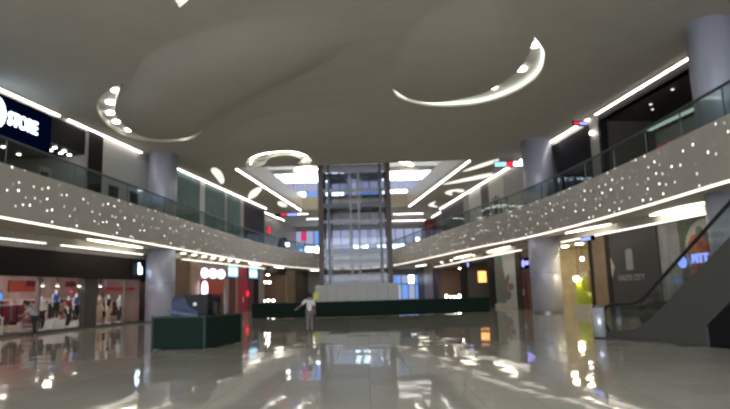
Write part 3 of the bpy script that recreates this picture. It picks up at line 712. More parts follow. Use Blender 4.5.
# yellow shop contents
o = wthing('display_stand', 'lime green display stand in the yellow lit shop', 'stand', 'R', 35.6, .4, 0)
MB().box(-.9,.9,-.3,.3,0,.5).build('base', 'cream', o)
MB().prismxz([(-.8,.5),(.9,.5),(.9,1.0),(.2,1.3),(.1,2.0),(-.5,2.2),(-.8,1.6)], -.2, .2).build('panel', 'lime', o, bevel=.03)
MB().ball(-.35,-.3,2.05,.16).build('lamp_globe', 'yellamp', o, smooth=True)
for Y, z, l in ((36.6,3.3,'white pendant lamp nearest the right column in yellow shop'),(34.6,3.9,'white pendant lamp high beside tan pillar'),(35.4,3.2,'white pendant lamp in the middle of yellow shop'),(37.3,1.9,'white globe lamp low beside the right column')):
    o = wthing('pendant_lamp', l, 'lamp', 'R', Y, .9, 0, 'yellow shop pendants')
    MB().cyl(0,0,z,4.3,.012,6).build('cord', 'black', o); MB().ball(0,0,z,.13).build('globe', 'spot', o, smooth=True)
for Y, z0, l in ((34.6,0,'tan display cabinet by tan pillar'),(36.9,0,'tan display cabinet by the right column'),(38.6,0,'tan display cabinet behind the right column')):
    o = wthing('display_cabinet', l+' in yellow lit shop', 'cabinet', 'R', Y, 2.2, 0, 'yellow shop cabinets')
    MB().box(-.7,.7,-.3,.3,0,2.6).build('body', 'tan', o)
    for z in (.7,1.2,1.7,2.2): MB().box(-.62,.62,-.34,-.3,z,z+.36).build('shelf', 'cream', o)
# leaf print panel
h = wthing('mural', 'grey wall panel with sage and brown leaf print', 'mural', 'R', 48.05, -.02, 0)
MB().box(-2.5,2.5,0,.11,.25,4.45).build('board', 'ltgrey', h); MB().box(-2.6,2.6,-.1,.11,.02,.3).build('sill', 'cream', h)
MB().prismxz([(-2.4,4.4),(-.7,4.4),(-.2,2.6),(.2,1.0),(-.2,.4),(-2.4,.4)], -.02, 0).build('ground_print', 'leafgrn', h)
for k, (x, z, a) in enumerate(((-1.6,2.6,.5),(-.9,3.0,-.3),(-1.3,1.8,1.0),(-.4,2.1,.2),(.1,1.5,-.6),(.7,1.0,.4),(.5,2.2,.9),(-.6,1.2,-.9),(-1.9,3.4,.2),(1.2,1.7,.1))):
    q = [(x+.6*math.cos(u)*math.cos(a)-.28*math.sin(u)*math.sin(a), z+.6*math.cos(u)*math.sin(a)+.28*math.sin(u)*math.cos(a)) for u in [2*PI*i/14 for i in range(14)]]
    MB().prismxz(q, -.04-.002*k, -.02).build('petal_print', 'petal', h)
s = wthing('shop_sign', 'violet blue lit sign on brown shopfront by right column', 'sign', 'R', 43.3, -.15, 0)
MB().box(-.8,.8,0,.1,3.0,3.8).build('sign_box', 'navylit', s); MB().disc_y(-.35,3.4,.28,-.04,0,18).build('lit_mark', 'violet', s); MB().box(.05,.65,-.04,0,3.25,3.55).build('lit_bar', 'violet', s)
for Y in (42.4,44.0):
    o = wthing('door_leaf', 'dark wooden door leaf '+('left' if Y > 43 else 'right')+' half under the violet sign', 'door', 'R', Y+.1, -.06, 0)
    MB().box(-.55,.55,0,.06,.05,2.7).build('panel', 'dkred', o); MB().box(-.06,-.02,-.08,0,1.0,1.5).build('handle', 'steel', o)
# lantern shop
o = wthing('lantern', 'orange glowing lantern in the dark right hand shop', 'lantern', 'R', 55.1, .3, 0)
MB().cyl(0,0,2.2,3.25,.38,20).build('shade', 'orange', o, smooth=False); MB().cyl(0,0,3.25,3.32,.42,20).build('cap', 'darkwood', o); MB().cyl(0,0,2.13,2.2,.42,20).build('bottom_ring', 'darkwood', o); MB().cyl(0,0,3.32,4.1,.015,6).build('cord', 'black', o)
s = wthing('shop_sign', 'small violet lit sign above the lantern shop', 'sign', 'R', 57.8, -.2, 0); MB().box(-.5,.5,0,.12,3.75,4.3).build('sign_box', 'black', s); MB().disc_y(0,4.02,.24,-.04,0,18).build('lit_mark', 'violet', s)
for Y, l in ((53.4,'dark shelf unit right of the orange lantern'),(57.0,'dark shelf unit left of the orange lantern')):
    o = wthing('shelf_unit', l, 'shelf', 'R', Y, 2.5, 0); mb = MB()
    MB().box(-1.2,1.2,.3,.36,0,2.8).box(-1.2,-1.14,-.3,.3,0,2.8).box(1.14,1.2,-.3,.3,0,2.8).build('body', 'dkbrown', o)
    for z in (.4,1.0,1.6,2.2): MB().box(-1.14,1.14,-.28,.3,z,z+.05).build('shelf', 'tan', o)
# display lamps at the far right shop
o = wthing('counter', 'dark counter with bright lamps in brown right hand shop', 'counter', 'R', 67.2, .6, 0); MB().box(-3.7,3.7,-.35,.35,0,.55).build('body', 'dkbrown', o); MB().box(-3.8,3.8,-.4,.4,.55,.62).build('top', 'tan', o)
for Y, r in ((70.2,.17),(68.2,.11),(66.6,.12),(64.4,.18),(65.2,.11)):
    o = MB().ball(0,0,0,r,r*1.3).build('display_lamp', 'spot', smooth=True); o.location = wp('R', Y, .6, .62+r*1.3)
    tag(o, 'bright display lamp standing on the counter of brown shop', 'lamp', 'display lamps on the right')
# upper right: silhouette poster
h = wthing('poster', 'tall pale poster with dark dancing silhouettes on upper right wall', 'poster', 'R', 48.9, -.08, 0)
MB().box(-1.85,1.85,0,.08,6.3,10.85).build('sheet', 'posterlt', h)
MB().prismxz([(-.9,6.6),(-.5,6.6),(-.45,7.6),(-.2,7.5),(-.1,6.6),(.25,6.6),(.2,7.9),(.35,8.6),(.75,9.2),(.6,9.35),(.15,8.9),(.0,9.1),(-.25,8.9),(-.4,9.0),(-.75,9.4),(-.9,9.25),(-.6,8.6),(-.75,7.8)], -.02, 0).build('figure_print', 'posterdk', h)
MB().disc_y(-.08,9.3,.2,-.02,0,14).build('figure_print', 'posterdk', h)
MB().prismxz([(.7,6.6),(1.1,6.6),(1.15,7.4),(1.4,8.3),(1.2,8.9),(.9,8.6),(.75,7.6)], -.02, 0).build('figure_print', 'posterdk', h)
# dark upper-right shop: long lamp, red row, dots
o = wthing('ceiling_light_strip', 'dim long lamp inside dark upper right shop', 'light', 'R', 27.0, 1.6, 9.6); M['dimstrip'] = emit('dim_long_lamp', (.8,1,.85), .45); MB().box(-2.6,2.6,-.1,.1,0,.1).build('diffuser', 'dimstrip', o); MB().box(-2.6,2.6,-.12,.12,.1,.2).build('housing', 'grey', o)
for x in (-2.2,2.2): MB().cyl(x,0,.2,1.15,.012,6).build('rod', 'black', o)
o = wthing('shelf_unit', 'grey wall display under the long lamp in upper right shop', 'shelf', 'R', 27.0, 2.2, 6); MB().box(-3,3,0,.1,0,3.6).build('back_panel', 'grey', o)
M['redrow'] = emit('red_led_row', (1,.05,.05), .5)
for i in range(8): MB().box(-2.8+.75*i,-2.68+.75*i,-.04,0,2.75,2.87).build('red_light', 'redrow', o)
for z in (.6,1.2,1.8): MB().box(-3,3,-.3,0,z,z+.05).build('shelf', 'dkwall', o)
for k, (Y, off, z) in enumerate(((28.6,1.2,10.7),(26.4,.9,10.7),(24.4,.8,10.7),(29.4,1.8,10.7))):
    o = MB().cyl(0,0,-.05,.0,.07,12).build('downlight', 'leaf'); o.location = wp('R', Y, off, 10.749); tag(o, 'small downlight in ceiling of dark upper right shop', 'ceiling light', 'downlights in the upper right shop')
o = wthing('globe_lamp', 'small white globe lamp under blue and red sign at upper right', 'lamp', 'R', 32.1, -.15, 10.2); MB().ball(0,-.05,0,.13).build('globe', 'spot', o, smooth=True); MB().box(-.03,.03,0,.14,-.03,.03).build('bracket', 'steel', o)

# ================================================================== LIFT SHAFT
E0 = (-3.47, 1.83, 45.0, 48.2)
lift = thing('lift_shaft', 'tall glass lift shaft with dark steel posts in the hall centre', 'lift', (-.82,46.6,0))
cx, cy = -.82, 46.6
hw, hd = 2.65, 1.6
def lb(x0,x1,y0,y1,z0,z1,name,m): return MB().box(x0,x1,y0,y1,z0,z1).build(name, m, lift)
for sx in (-1,1):
    for sy in (-1,1):
        lb(sx*hw-.2,sx*hw+.2,sy*hd-.2,sy*hd+.2,0,17.38,'corner_post','brownsteel')
        lb(sx*(hw-.62)-.09,sx*(hw-.62)+.09,sy*hd-.09,sy*hd+.09,0,17.38,'post','dksteel')
        lb(sx*.32-.07,sx*.32+.07,sy*hd-.07,sy*hd+.07,0,17.38,'post','midsteel')
for sx in (-1,1):
    lb(sx*1.2-.04,sx*1.2+.04,0-.04,.04,0,17.38,'guide_rail','midsteel')
for z, t, m in ((2.35,.14,'midsteel'),(4.0,.12,'midsteel'),(4.75,.22,'midsteel'),(7.1,.1,'midsteel'),(8.35,.16,'dksteel'),(9.55,.14,'midsteel'),(11.3,.3,'midsteel')):
    for sy in (-1,1): lb(-hw,hw,sy*hd-.06,sy*hd+.06,z-t,z+t,'cross_beam',m)
    for sx in (-1,1): lb(sx*hw-.06,sx*hw+.06,-hd,hd,z-t,z+t,'cross_beam',m)
for x0, x1 in ((-hw+.2,-.39),(-.25,.25),(.39,hw-.2)):
    lb(x0,x1,-hd-.02,-hd,.1,11.2,'glass_wall','liftglass')
for sx in (-1,1): lb(sx*hw-.01,sx*hw+.01,-hd+.2,hd-.2,.1,11.2,'glass_wall','liftglass')
for sx, z0 in ((-1,8.15),(1,8.35)):
    k = thing('lift_car', ('left' if sx < 0 else 'right')+' glass lift car with dark floor and roof inside the shaft', 'lift car', (cx+sx*1.28,cy,z0))
    MB().box(-.75,.75,-1.1,1.1,0,.3).build('car_floor', 'dksteel', k); MB().box(-.75,.75,-1.1,1.1,2.45,2.6).build('car_roof', 'dksteel', k)
    for a in (-1,1):
        for b in (-1,1): MB().box(a*.71-.04,a*.71+.04,b*1.06-.04,b*1.06+.04,.3,2.45).build('car_post', 'midsteel', k)
    MB().box(-.67,.67,-1.08,-1.06,.3,2.45).build('glass_wall', 'liftglass', k)
    MB().cyl(0,0,2.6,9.0 if False else 17.3-z0,.03,6).build('cable', 'black', k)
# pale hoarding round the base
h = thing('hoarding', 'pale grey panelled hoarding round the lift base', 'hoarding', (-.75,42.6,0))
n = 8; w = 5.95/n
for i in range(n): MB().box(-2.975+w*i+.012,-2.975+w*(i+1)-.012,-.03,.03,.02,2.2 if i % 5 else 2.17).build('panel', 'ltgrey', h, bevel=.006)
MB().box(-2.975,2.975,.03,.08,.4,.5).box(-2.975,2.975,.03,.08,1.7,1.8).build('rear_batten', 'grey', h)
for sx in (-1,1):
    for j in range(3): MB().box(sx*2.99-.03,sx*2.99+.03,.1+j*.75,.1+j*.75+.73,.02,2.18).build('panel', 'ltgrey', h)
# small white things on top of the hoarding: a folded sheet
o = thing('yellow_sign', 'yellow green round sign on a post behind the person in the middle', 'sign', (-3.62,41.3,0)); MB().cyl(0,0,0,.03,.22).cyl(0,0,.03,1.2,.025,8).build('post', 'steel', o)
MB().disc_y(0,1.42,.22,-.03,.03,24,.3).build('sign_plate', 'yellow', o)

# ================================================================== GREEN BARRIERS
pts = [(-7.9,40.2),(-5.9,39.5),(-3.6,39.1),(-1.2,38.9),(1.2,39.1),(3.6,39.5),(6.0,40.0),(8.45,40.8)]
b = thing('barrier', 'long low dark green fabric barrier across the hall before the lift', 'barrier', (0,39.8,0))
for (x0,y0),(x1,y1) in zip(pts[:-1],pts[1:]):
    d = Vector((x1-x0,y1-y0)); nrm = Vector((-d.y,d.x)).normalized()*.05
    q = [(x0,y0-39.8),(x1,y1-39.8),(x1+nrm.x,y1-39.8+nrm.y),(x0+nrm.x,y0-39.8+nrm.y)]
    MB().prism(q, .03, 1.0).build('panel', 'green', b)
    MB().prism([(q[0][0],q[0][1]-.02),(q[1][0],q[1][1]-.02),q[2],q[3]], 1.0, 1.04).build('top_rail', 'greentrim', b)
for x, y in pts: MB().cyl(x, y-39.74, 0, 1.06, .045, 10).build('post', 'greentrim', b)
for sx, (x, y) in ((-1,pts[0]),(1,pts[-1])):
    MB().box(x-.03,x+.03,y-39.8+.1,y-39.8+6,.03,1.0).build('side_panel', 'green', b)
b = thing('barrier', 'dark green fabric enclosure beside the left column', 'barrier', (-5.6,19,0))
c4 = [(-6.72,18.4),(-5.05,18.25),(-4.35,20.3),(-6.2,20.9)]
for i in range(4):
    a = Vector(c4[i])-Vector((-5.6,19)); e = Vector(c4[(i+1)%4])-Vector((-5.6,19)); d = (e-a).normalized(); nn = Vector((-d.y,d.x))*.05
    MB().prism([tuple(a),tuple(e),tuple(e+nn),tuple(a+nn)], .03, .96).build('panel', 'green', b)
    MB().prism([tuple(a-nn*.3),tuple(e-nn*.3),tuple(e+nn),tuple(a+nn)], .96, 1.0).build('top_rail', 'greentrim', b)
    MB().cyl(a.x, a.y, 0, 1.02, .04, 10).build('post', 'greentrim', b)
# covered machine inside the enclosure
k = thing('covered_machine', 'machine under a blue tarpaulin inside the left green enclosure', 'machine', (-5.85,19.5,0), .1)
def tarp():
    mb = MB(); nx, nz = 10, 8; random.seed(3)
    prof = []
    for j in range(nz+1):
        z = 1.62*j/nz; w = .62-.10*(j/nz)**2; d = .5-.06*(j/nz)
        ring = [(-w,-d),(0,-d-.03),(w*.55,-d),(w*.8,-d*.4),(w*.8,d),(0,d+.02),(-w,d),(-w-.03,0)]
        prof.append([(x+random.uniform(-.025,.025), y+random.uniform(-.025,.025), z) for x,y in ring])
    vs = [v for r in prof for v in r]; fs = []; n = 8
    for j in range(nz):
        for i in range(n): fs.append((j*n+i, j*n+(i+1)%n, (j+1)*n+(i+1)%n, (j+1)*n+i))
    fs += [tuple(range(n-1,-1,-1)), tuple(nz*n+i for i in range(n))]
    return mb.add(vs, fs)
tarp().build('tarpaulin', 'bluetarp', k)
MB().prismxz([(-.62,1.12),(.05,.98),(.3,.95),(.3,1.03),(.05,1.07),(-.62,1.21)], -.57, -.545).build('band', 'tarpband', k)
MB().box(.3,.62,-.5,.45,0,1.64).prismxz([(-.0,1.3),(.62,1.0),(.62,1.68),(-.15,1.66)], -.53, .3).build('body', 'black', k, bevel=.02)
MB().disc_y(.22,1.36,.06,-.56,-.52,16).build('white_badge', 'white', k)
o = thing('speaker_stand', 'slim black stand beside the blue covered machine', 'stand', (-4.98,19.3,0)); MB().cyl(0,0,0,.03,.18).build('base', 'black', o); MB().cyl(0,0,.03,1.15,.02,8).build('pole', 'black', o); MB().box(-.07,.07,-.06,.06,1.05,1.42).build('head', 'black', o, bevel=.01)
o = thing('sign_post', 'grey rod stand just right of the blue covered machine', 'stand', (-4.85,19.95,0)); MB().cyl(0,0,0,.03,.15).build('base', 'dksteel', o); MB().cyl(0,0,.03,1.75,.03,8).build('pole', 'midsteel', o)
o = thing('globe_lamp', 'small white lamp above the blue covered machine by the left column', 'lamp', (-11.2,36.6,0)); MB().cyl(0,0,0,.04,.2).build('base', 'dksteel', o); MB().cyl(0,0,.04,1.4,.03,8).build('pole', 'dksteel', o); MB().ball(0,0,1.55,.15).build('globe', 'spot', o, smooth=True)

# ================================================================== ESCALATOR
ex, ey = .307, -.952
esc = thing('escalator', 'grey clad escalator rising towards the right foreground', 'escalator', (7.43,18.29,0), math.atan2(ey,ex))
# local x along the rise, local y: left of travel = towards far right wall
prof_top = [(-.35,.02),(-.3,.14),(.3,.22),(1.0,.30),(1.6,.58),(2.0,.86),(9.3,6.25),(10.0,6.45),(12.4,6.45)]
prof_bot = [(12.4,5.4),(9.6,5.2),(3.45,.5),(3.45,.02)]
wid = 1.6
for y0, y1 in ((0,.06),(wid-.06,wid)):
    MB().prismxz(prof_top+prof_bot, y0, y1).build('side_panel', 'cladding', esc)
MB().prismxz([(-.3,.03),(.3,.05),(1.2,.1),(2.0,.55),(9.3,5.95),(10.0,6.1),(12.4,6.1),(12.4,5.5),(9.6,5.3),(3.5,.6),(3.5,.02)], .06, wid-.06).build('truss', 'dksteel', esc)
st = MB()
for i in range(24):
    x = 1.2+i*.36; z = .12+max(0,(x-1.5))*.74
    if z > 6.0: break
    st.box(x, x+.38, .25, wid-.25, z, z+.12)
st.build('steps', 'midsteel', esc)
MB().prismxz([(3.46,.0),(3.46,.5),(8.0,3.9),(8.0,0)], .08, wid-.08).build('enclosure', 'black', esc)
hr = [(-.05,.18),(-.28,.45),(-.3,.75),(-.1,.95),(.3,1.02),(1.0,1.06),(1.5,1.25),(2.0,1.62),(9.3,7.05),(10.0,7.3),(12.4,7.3)]
hr = smooth_poly([(*p,0) for p in hr], 4); hr = [(p[0],p[1]) for p in hr]
for y in (.06, wid-.06):
    MB().tube([(x,y,z) for x,z in hr], .05, 10).build('handrail', 'rubber', esc, smooth=True)
    gp = [(x+.02,z-.03) for x,z in hr if z > .2]+[(12.4,6.45),(10.0,6.45),(9.3,6.25),(2.0,.86),(1.6,.58),(1.0,.30),(.3,.22)]
    MB().prismxz(gp, y-.008, y+.008).build('glass_balustrade', 'glass', esc)
o = thing('steel_bollard', 'shiny steel cylinder bin standing at the foot of the escalator', 'bin', (7.15,18.35,0))
MB().cyl(0,0,0,.03,.19,28).build('base', 'black', o); bd = MB().cyl(0,0,.03,.93,.175,32).build('body', 'steel', o); MB().lathe(0,0,[(.18,.93),(.18,.97),(.12,.99),(.05,1.0)],28).build('lid', 'dksteel', o)
for p in bd.data.polygons: p.use_smooth = len(p.vertices) == 4

# ================================================================== PEOPLE AND MANNEQUINS
def skinmesh(name, verts, edges, m, parent, root=0, lev=1):
    me = bpy.data.meshes.new(name); bm = bmesh.new(); ly = bm.verts.layers.skin.verify()
    vs = []
    for i, (p, r) in enumerate(verts):
        v = bm.verts.new(p); v[ly].radius = (r, r); v[ly].use_root = (i == root); vs.append(v)
    for a, b in edges: bm.edges.new((vs[a], vs[b]))
    bm.to_mesh(me); bm.free()
    t = bpy.data.objects.new('skin_tmp', me); C.objects.link(t)
    t.modifiers.new('s', 'SKIN').use_smooth_shade = True
    sb = t.modifiers.new('d', 'SUBSURF'); sb.levels = lev; sb.render_levels = lev
    dg = bpy.context.evaluated_depsgraph_get()
    out = bpy.data.meshes.new_from_object(t.evaluated_get(dg)); out.name = name
    bpy.data.objects.remove(t); bpy.data.meshes.remove(me)
    out.shade_smooth(); out.materials.clear(); out.materials.append(M[m])
    o = bpy.data.objects.new(name, out); C.objects.link(o); o.parent = parent
    return o

def figure(name, label, cat, loc, rz, skin, top, legs, pose=None, h=1.68, person=True, hair=None, sleeves=True, shoe='trouserk', group=None, base=None):
    t = thing(name, label, cat, loc, rz, group)
    J = dict(pelvis=(0,0,.92), waist=(0,0,1.08), chest=(0,-.005,1.27), nb=(0,.01,1.41), neck=(0,0,1.47), jaw=(0,-.02,1.545), head=(0,-.01,1.60), crown=(0,0,1.645))
    for s, k in ((-1,'r'),(1,'l')):
        J.update({'sh'+k:(s*.165,0,1.37),'el'+k:(s*.215,.02,1.12),'wr'+k:(s*.235,-.06,.89),'pa'+k:(s*.24,-.08,.82),'hip'+k:(s*.085,0,.87),'kn'+k:(s*.10,-.02,.48),'an'+k:(s*.105,.02,.09),'toe'+k:(s*.12,-.13,.04)})
    J.update(pose or {})
    S = h/1.70
    J = {k: Vector(v)*S for k, v in J.items()}
    R = dict(pelvis=.125,waist=.115,chest=.135,nb=.075,neck=.052,jaw=.072,head=.088,crown=.066)
    for k in 'rl': R.update({'sh'+k:.058,'el'+k:.042,'wr'+k:.029,'pa'+k:.034,'hip'+k:.085,'kn'+k:.056,'an'+k:.04,'toe'+k:.036})
    names = list(J); idx = {k:i for i,k in enumerate(names)}
    verts = [(J[k], R[k]*S) for k in names]
    E = [('pelvis','waist'),('waist','chest'),('chest','nb'),('nb','neck'),('neck','jaw'),('jaw','head'),('head','crown')]
    for k in 'rl': E += [('nb','sh'+k),('sh'+k,'el'+k),('el'+k,'wr'+k),('wr'+k,'pa'+k),('pelvis','hip'+k),('hip'+k,'kn'+k),('kn'+k,'an'+k),('an'+k,'toe'+k)]
    edges = [(idx[a],idx[b]) for a,b in E]
    for k, s in (('r',-1),('l',1)):      # five fingers
        d = (J['pa'+k]-J['wr'+k]).normalized(); side = d.cross(Vector((0,1,0))); 
        if side.length < .2: side = d.cross(Vector((1,0,0)))
        side.normalize(); curl = side.cross(d)*.25
        for q, (o_, L) in enumerate(((-.027,.075),(-.009,.085),(.009,.08),(.027,.06))):
            a = J['pa'+k]+d*.03*S+side*o_*S; b_ = a+d*L*.55*S; c_ = b_+(d+curl).normalized()*L*.45*S
            i = len(verts); verts += [(a,.0095*S),(b_,.0085*S),(c_,.007*S)]; edges += [(idx['pa'+k],i),(i,i+1),(i+1,i+2)]
        a = J['pa'+k]-d*.015*S+side*-.035*S; b_ = a+(d*.6-side*.5)*.05*S
        i = len(verts); verts += [(a,.011*S),(b_,.009*S)]; edges += [(idx['pa'+k],i),(i,i+1)]
    hd = J['head']; up = (J['crown']-J['jaw']).normalized()
    if person:
        fw = Vector((0,-1,0)); fw = (fw-up*fw.dot(up)).normalized(); rt = fw.cross(up)
        for p_, r_ in ((hd+fw*.105*S-up*.02*S,.015*S),(hd+rt*.098*S-up*.01*S,.016*S),(hd-rt*.098*S-up*.01*S,.016*S)):
            i = len(verts); verts.append((p_,r_)); edges.append((idx['head'],i))
    b = skinmesh('body', verts, edges, skin, t, 0)
    def sub(keys, es, add, nm, m):
        ii = {k:i for i,k in enumerate(keys)}
        return skinmesh(nm, [(J[k].copy() if not isinstance(k,tuple) else None, (R[k]+add)*S) for k in keys], [(ii[a],ii[c]) for a,c in es], m, t, 0)
    if top:
        ks = ['waist','pelvis','chest','nb','shr','shl']+(['elr','ell'] if sleeves else [])
        es = [('waist','pelvis'),('waist','chest'),('chest','nb'),('nb','shr'),('nb','shl')]+([('shr','elr'),('shl','ell')] if sleeves else [])
        sub(ks, es, .022, 'shirt', top)
    if legs:
        sub(['pelvis','hipr','hipl','knr','knl','anr','anl'], [('pelvis','hipr'),('pelvis','hipl'),('hipr','knr'),('hipl','knl'),('knr','anr'),('knl','anl')], .02, 'trousers', legs)
    if person:
        for k in 'rl': sub(['an'+k,'toe'+k], [('an'+k,'toe'+k)], .012, 'shoe', shoe)
        for sgn in (-1,1):
            e = hd+fw*.086*S+rt*sgn*.034*S+up*.005*S
            MB().ball(e.x,e.y,e.z,.012*S,n=6).build('eye', 'hair', t)
        m_ = hd+fw*.083*S-up*.062*S; MB().box(m_.x-.022,m_.x+.022,m_.y-.006,m_.y+.006,m_.z-.005,m_.z+.005).build('mouth', 'maroon', t)
    if hair:
        c_ = hd-fw*.018*S+up*.03*S; hm = MB(); hm.ball(c_.x,c_.y,c_.z,.112*S,.108*S,12)
        hm.v = [v for v in hm.v]; ho = hm.build('hair', hair, t, smooth=True)
    if base: MB().cyl(0,0,0,.02,.2,20).build('base', base, t)
    return t
# person in the middle, seen from behind, one arm out to the left
figure('person', 'person in white shirt walking away in the middle, left arm out', 'person', (-2.45,24.7,0), PI+.15, 'skin2', 'shirtw', 'trouserg', h=1.62, hair='hair',
       pose={'ell':(.33,-.06,1.2),'wrl':(.5,-.1,1.06),'pal':(.55,-.11,1.03),'knr':(-.09,-.08,.49),'anr':(-.09,.03,.1),'toer':(-.1,-.11,.045),'knl':(.09,.02,.49),'anl':(.09,.14,.12),'toel':(.1,.01,.045)})
# person at the shop on the left, bending forward over a rack
figure('person', 'person in pale shirt and black trousers leaning at fashion shop front', 'person', (-15.2,26.9,0), -1.2, 'skin2', 'shirtg', 'trouserk', h=1.66, hair='hair',
       pose={'waist':(0,-.06,1.07),'chest':(0,-.16,1.24),'nb':(0,-.24,1.36),'neck':(0,-.28,1.41),'jaw':(0,-.34,1.47),'head':(0,-.35,1.52),'crown':(0,-.36,1.57),'shr':(-.17,-.22,1.32),'shl':(.17,-.22,1.32),'elr':(-.2,-.38,1.1),'ell':(.2,-.36,1.1),'wrr':(-.18,-.55,1.0),'wrl':(.18,-.52,.98),'par':(-.17,-.61,.99),'pal':(.17,-.58,.97)})
mann = [(29.43,.45,0,'shirtw','trouserk','white top and black trousers nearest the leaning person'),
        (30.69,.6,.45,'blue','trouserk','blue top and black trousers on a raised block'),
        (31.6,.5,0,'maroon','trouserk','dark maroon top left of the blue jacket one'),
        (32.55,.7,.25,'blue','trouserk','blue jacket beside the dark shop pillar'),
        (34.41,.5,0,'beige','beige','beige outfit right of the dark shop pillar'),
        (35.48,.6,0,'trouserk','beige','black top and beige trousers right of the beige outfit'),
        (36.5,.5,0,'shirtw','trouserk','white top and black shorts nearest the left column')]
PB = {}
for i, (Y, off, z, tp, lg, lab) in enumerate(mann):
    p = wp('L', Y, off, .14+z); rz = ROT['L']+random.uniform(-.5,.5)
    if z:
        o = MB().box(-.35,.35,-.35,.35,0,z).build('display_block', 'white'); o.location = wp('L', Y, off, .14); o.rotation_euler.z = ROT['L']; tag(o, ('taller' if z > .3 else 'lower')+' white block under a blue topped mannequin', 'block')
    figure('mannequin', 'white mannequin in '+lab, 'mannequin', p, rz, 'mannequin', tp, lg, h=1.74 if z < .1 else 1.62, person=False, base='steel', group='fashion shop mannequins', sleeves=i%2==0,
           pose={'ell':(.24,.05,1.14),'wrl':(.2,-.06,.95),'pal':(.19,-.1,.9)} if i % 2 else {'knl':(.1,-.08,.5)})
# shop fittings
def spot(Y, off, z, lab):
    o = wthing('spotlight', lab, 'ceiling light', 'L', Y, off, 0, 'spotlights over the shop window')
    MB().cyl(0,0,z,3.28,.02,8).build('rod', 'black', o); MB().cyl(0,0,z-.16,z,.1,14,.05).build('shade', 'white', o); MB().cyl(0,0,z-.18,z-.16,.085,14).build('bulb', 'spot', o)
for Y, l in ((29.35,'over white topped mannequin'),(30.5,'over blue topped mannequin'),(32.3,'over blue jacketed mannequin'),(34.3,'over beige mannequin')): spot(Y, .4, 2.5, 'spotlight '+l)
o = wthing('spotlight', 'pink red spotlight over the maroon mannequin', 'lamp', 'L', 31.5, .3, 0); MB().ball(0,0,2.05,.09).build('globe', 'magenta', o, smooth=True); MB().cyl(0,0,2.2,3.3,.012,6).build('cord', 'black', o)
def rack(Y, off, lab, seed):
    o = wthing('clothes_rack', lab, 'rack', 'L', Y, off, 0, 'clothes racks in the fashion shop'); random.seed(seed)
    f = MB()
    for x in (-.8,.8): f.cyl(x,0,0,1.45,.02,8).box(x-.03,x+.03,-.25,.25,0,.03)
    f.tube([(-.8,0,1.45),(.8,0,1.45)],.02,8); f.build('frame', 'steel', o)
    for i in range(13):
        x = -.72+i*.12; L = random.uniform(.6,.95)
        MB().prismxz([(x-.04,1.42-L),(x+.04,1.42-L),(x+.03,1.36),(x,1.43),(x-.03,1.36)], -.2, .2).build('garment', random.choice(['cloth1','cloth2','cloth3','trouserk','maroon','posterdk']), o)
for k, (Y, off, l) in enumerate(((25.1,2.2,'clothes rack at the left photo edge behind white table'),(28.0,1.1,'clothes rack right beside the leaning person'),(26.4,3.0,'clothes rack farther back under the blue screen'),(28.6,3.2,'clothes rack behind the grey window post'),(33.4,3.0,'clothes rack behind the beige mannequin'),(35.6,3.0,'clothes rack behind the white topped mannequin by column'),(37.2,1.6,'clothes rack beside the left column'),(31.0,3.4,'clothes rack behind the blue jacketed mannequin'))): rack(Y, off, l, 10+k)
def dtable(Y, off, lab, seed):
    o = wthing('display_table', lab, 'table', 'L', Y, off, .14 if off < 1.4 else 0, 'tables in the fashion shop'); random.seed(seed)
    MB().box(-.7,.7,-.4,.4,.72,.77).build('table_top', 'white', o)
    for a in (-.64,.64):
        for c in (-.34,.34): MB().box(a-.03,a+.03,c-.03,c+.03,0,.72).build('leg', 'white', o)
    for j in range(4):
        st_ = MB().box(-.6+j*.32,-.34+j*.32,-.3,.25,.77,.77+random.uniform(.12,.3)).build('folded_clothes', random.choice(['cloth1','cloth2','cloth3']), None, bevel=.015)
        st_.location = wp('L', Y, off, .14 if off < 1.4 else 0); st_.rotation_euler.z = ROT['L']; tag(st_, 'stack of folded clothes on '+lab, 'clothes', 'folded clothes on '+lab)
dtable(25.9, .5, 'white display table at left photo edge', 4); dtable(27.05, 1.9, 'white display table behind leaning person', 5); dtable(34.6, 1.9, 'white display table behind beige mannequin', 6)
s = wthing('shop_screen', 'blue screen hanging in the fashion shop at left edge', 'screen', 'L', 28.6, 2.3, 0); MB().box(-.42,.42,0,.08,1.62,2.1).build('housing', 'black', s); M['bluescr'] = emit('blue_screen', (.10,.30,.75), .9); MB().box(-.38,.38,-.02,0,1.66,2.06).build('display', 'bluescr', s); MB().cyl(0,.05,2.1,3.28,.02,8).build('rod', 'dksteel', s)
def wallshelf(Y, lab, seed):
    o = wthing('wall_shelf', lab, 'shelf', 'L', Y, 6.75, 0, 'wall shelves in the fashion shop'); random.seed(seed)
    MB().box(-1.3,-1.24,-.25,.2,0,1.75).box(1.24,1.3,-.25,.2,0,1.75).box(-1.24,1.24,.16,.2,0,1.75).build('side_frame', 'white', o)
    for k in range(4):
        z = .12+.42*k; MB().box(-1.24,1.24,-.25,.16,z,z+.04).build('shelf', 'white', o)
        for j in range(6): MB().box(-1.18+.4*j,-.86+.4*j,-.22,.1,z+.04,z+random.uniform(.14,.32)).build('folded_clothes', random.choice(['cloth1','cloth2','cloth3','trouserk','maroon']), o)
for k, (Y, l) in enumerate(((29.5,'white wall shelf of clothes nearest the left photo edge'),(33.5,'white wall shelf of clothes second from the left'),(37.0,'white wall shelf of clothes under the red banner'),(40.5,'white wall shelf of clothes behind the dark pillar'),(43.4,'white wall shelf of clothes nearest the left column'))): wallshelf(Y, l, 30+k)
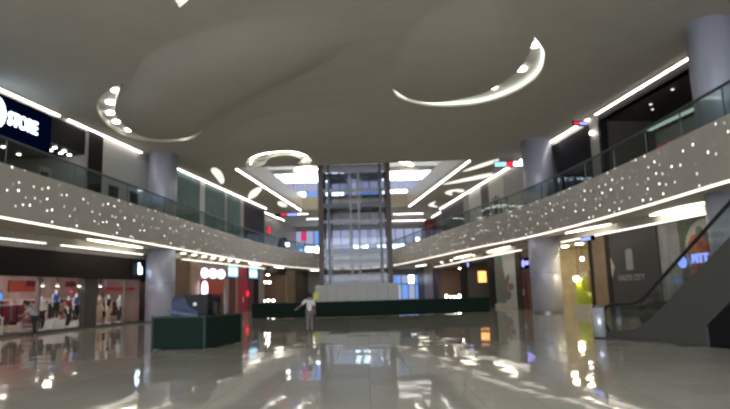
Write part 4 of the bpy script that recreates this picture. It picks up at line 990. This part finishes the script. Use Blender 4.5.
for Y, off, w, z0, z1, l in ((36.2,6.9,2.4,2.2,2.9,'red banner on the back wall of fashion shop, nearer the person'),(43.2,6.9,2.2,2.0,2.6,'dark red banner on back wall of fashion shop near column')):
    s = wthing('banner', l, 'banner', 'L', Y, off, 0); MB().box(-w/2,w/2,0,.05,z0,z1).build('sheet', 'orangered', s); MB().box(-w/2,w/2,-.02,.06,z1,z1+.04).build('rail', 'steel', s)
s = wthing('banner', 'long red sale band hung in shop window beside left column', 'banner', 'L', 36.3, .25, 0); MB().box(-1.7,1.5,0,.03,2.1,2.32).build('band', 'saleprint', s); MB().box(-1.7,1.5,.03,.05,2.32,2.34).build('rail', 'steel', s)
for x in (-1.6,1.4): MB().cyl(x,.04,2.34,2.78,.008,6).build('cord', 'steel', s)
for Y, w, l in ((28.75,.9,'dark small sign above white topped mannequin'),(31.7,.9,'dark sign beside the shop pillar top')):
    s = wthing('hanging_sign', l, 'sign', 'L', Y, .5, 0); MB().box(-w/2,w/2,0,.04,2.3,2.6).build('panel', 'maroon', s); MB().cyl(0,.02,2.6,3.3,.01,6).build('cord', 'steel', s)

# ================================================================== WORLD + CAMERA
w = bpy.data.worlds.new('World'); SC.world = w; w.use_nodes = True
bg = w.node_tree.nodes['Background']; bg.inputs[0].default_value = (.85,.9,1,1); bg.inputs[1].default_value = 5.0

cam = bpy.data.cameras.new('camera'); co = bpy.data.objects.new('camera', cam); C.objects.link(co); SC.camera = co
f = 580.; cam.sensor_width = 36; cam.lens = f/730*36; cam.clip_end = 300
pitch = math.atan(87.5/f); roll = math.radians(-1.55)
co.location = (0,0,1.6)
co.rotation_mode = 'QUATERNION'
co.rotation_quaternion = (Matrix.Rotation(PI/2+pitch, 3, 'X') @ Matrix.Rotation(roll, 3, 'Z')).to_quaternion()
cam.dof.use_dof = True; cam.dof.focus_distance = 1.2; cam.dof.aperture_fstop = 5.6

SC.view_settings.view_transform = 'Standard'; SC.view_settings.look = 'None'
SC.view_settings.gamma = 1; SC.view_settings.use_curve_mapping = False
SC.view_settings.exposure = 0.5
SC.cycles.use_denoising = True
SC.cycles.max_bounces = 8; SC.cycles.diffuse_bounces = 4; SC.cycles.glossy_bounces = 4; SC.cycles.transparent_max_bounces = 16
SC.cycles.sample_clamp_indirect = 6
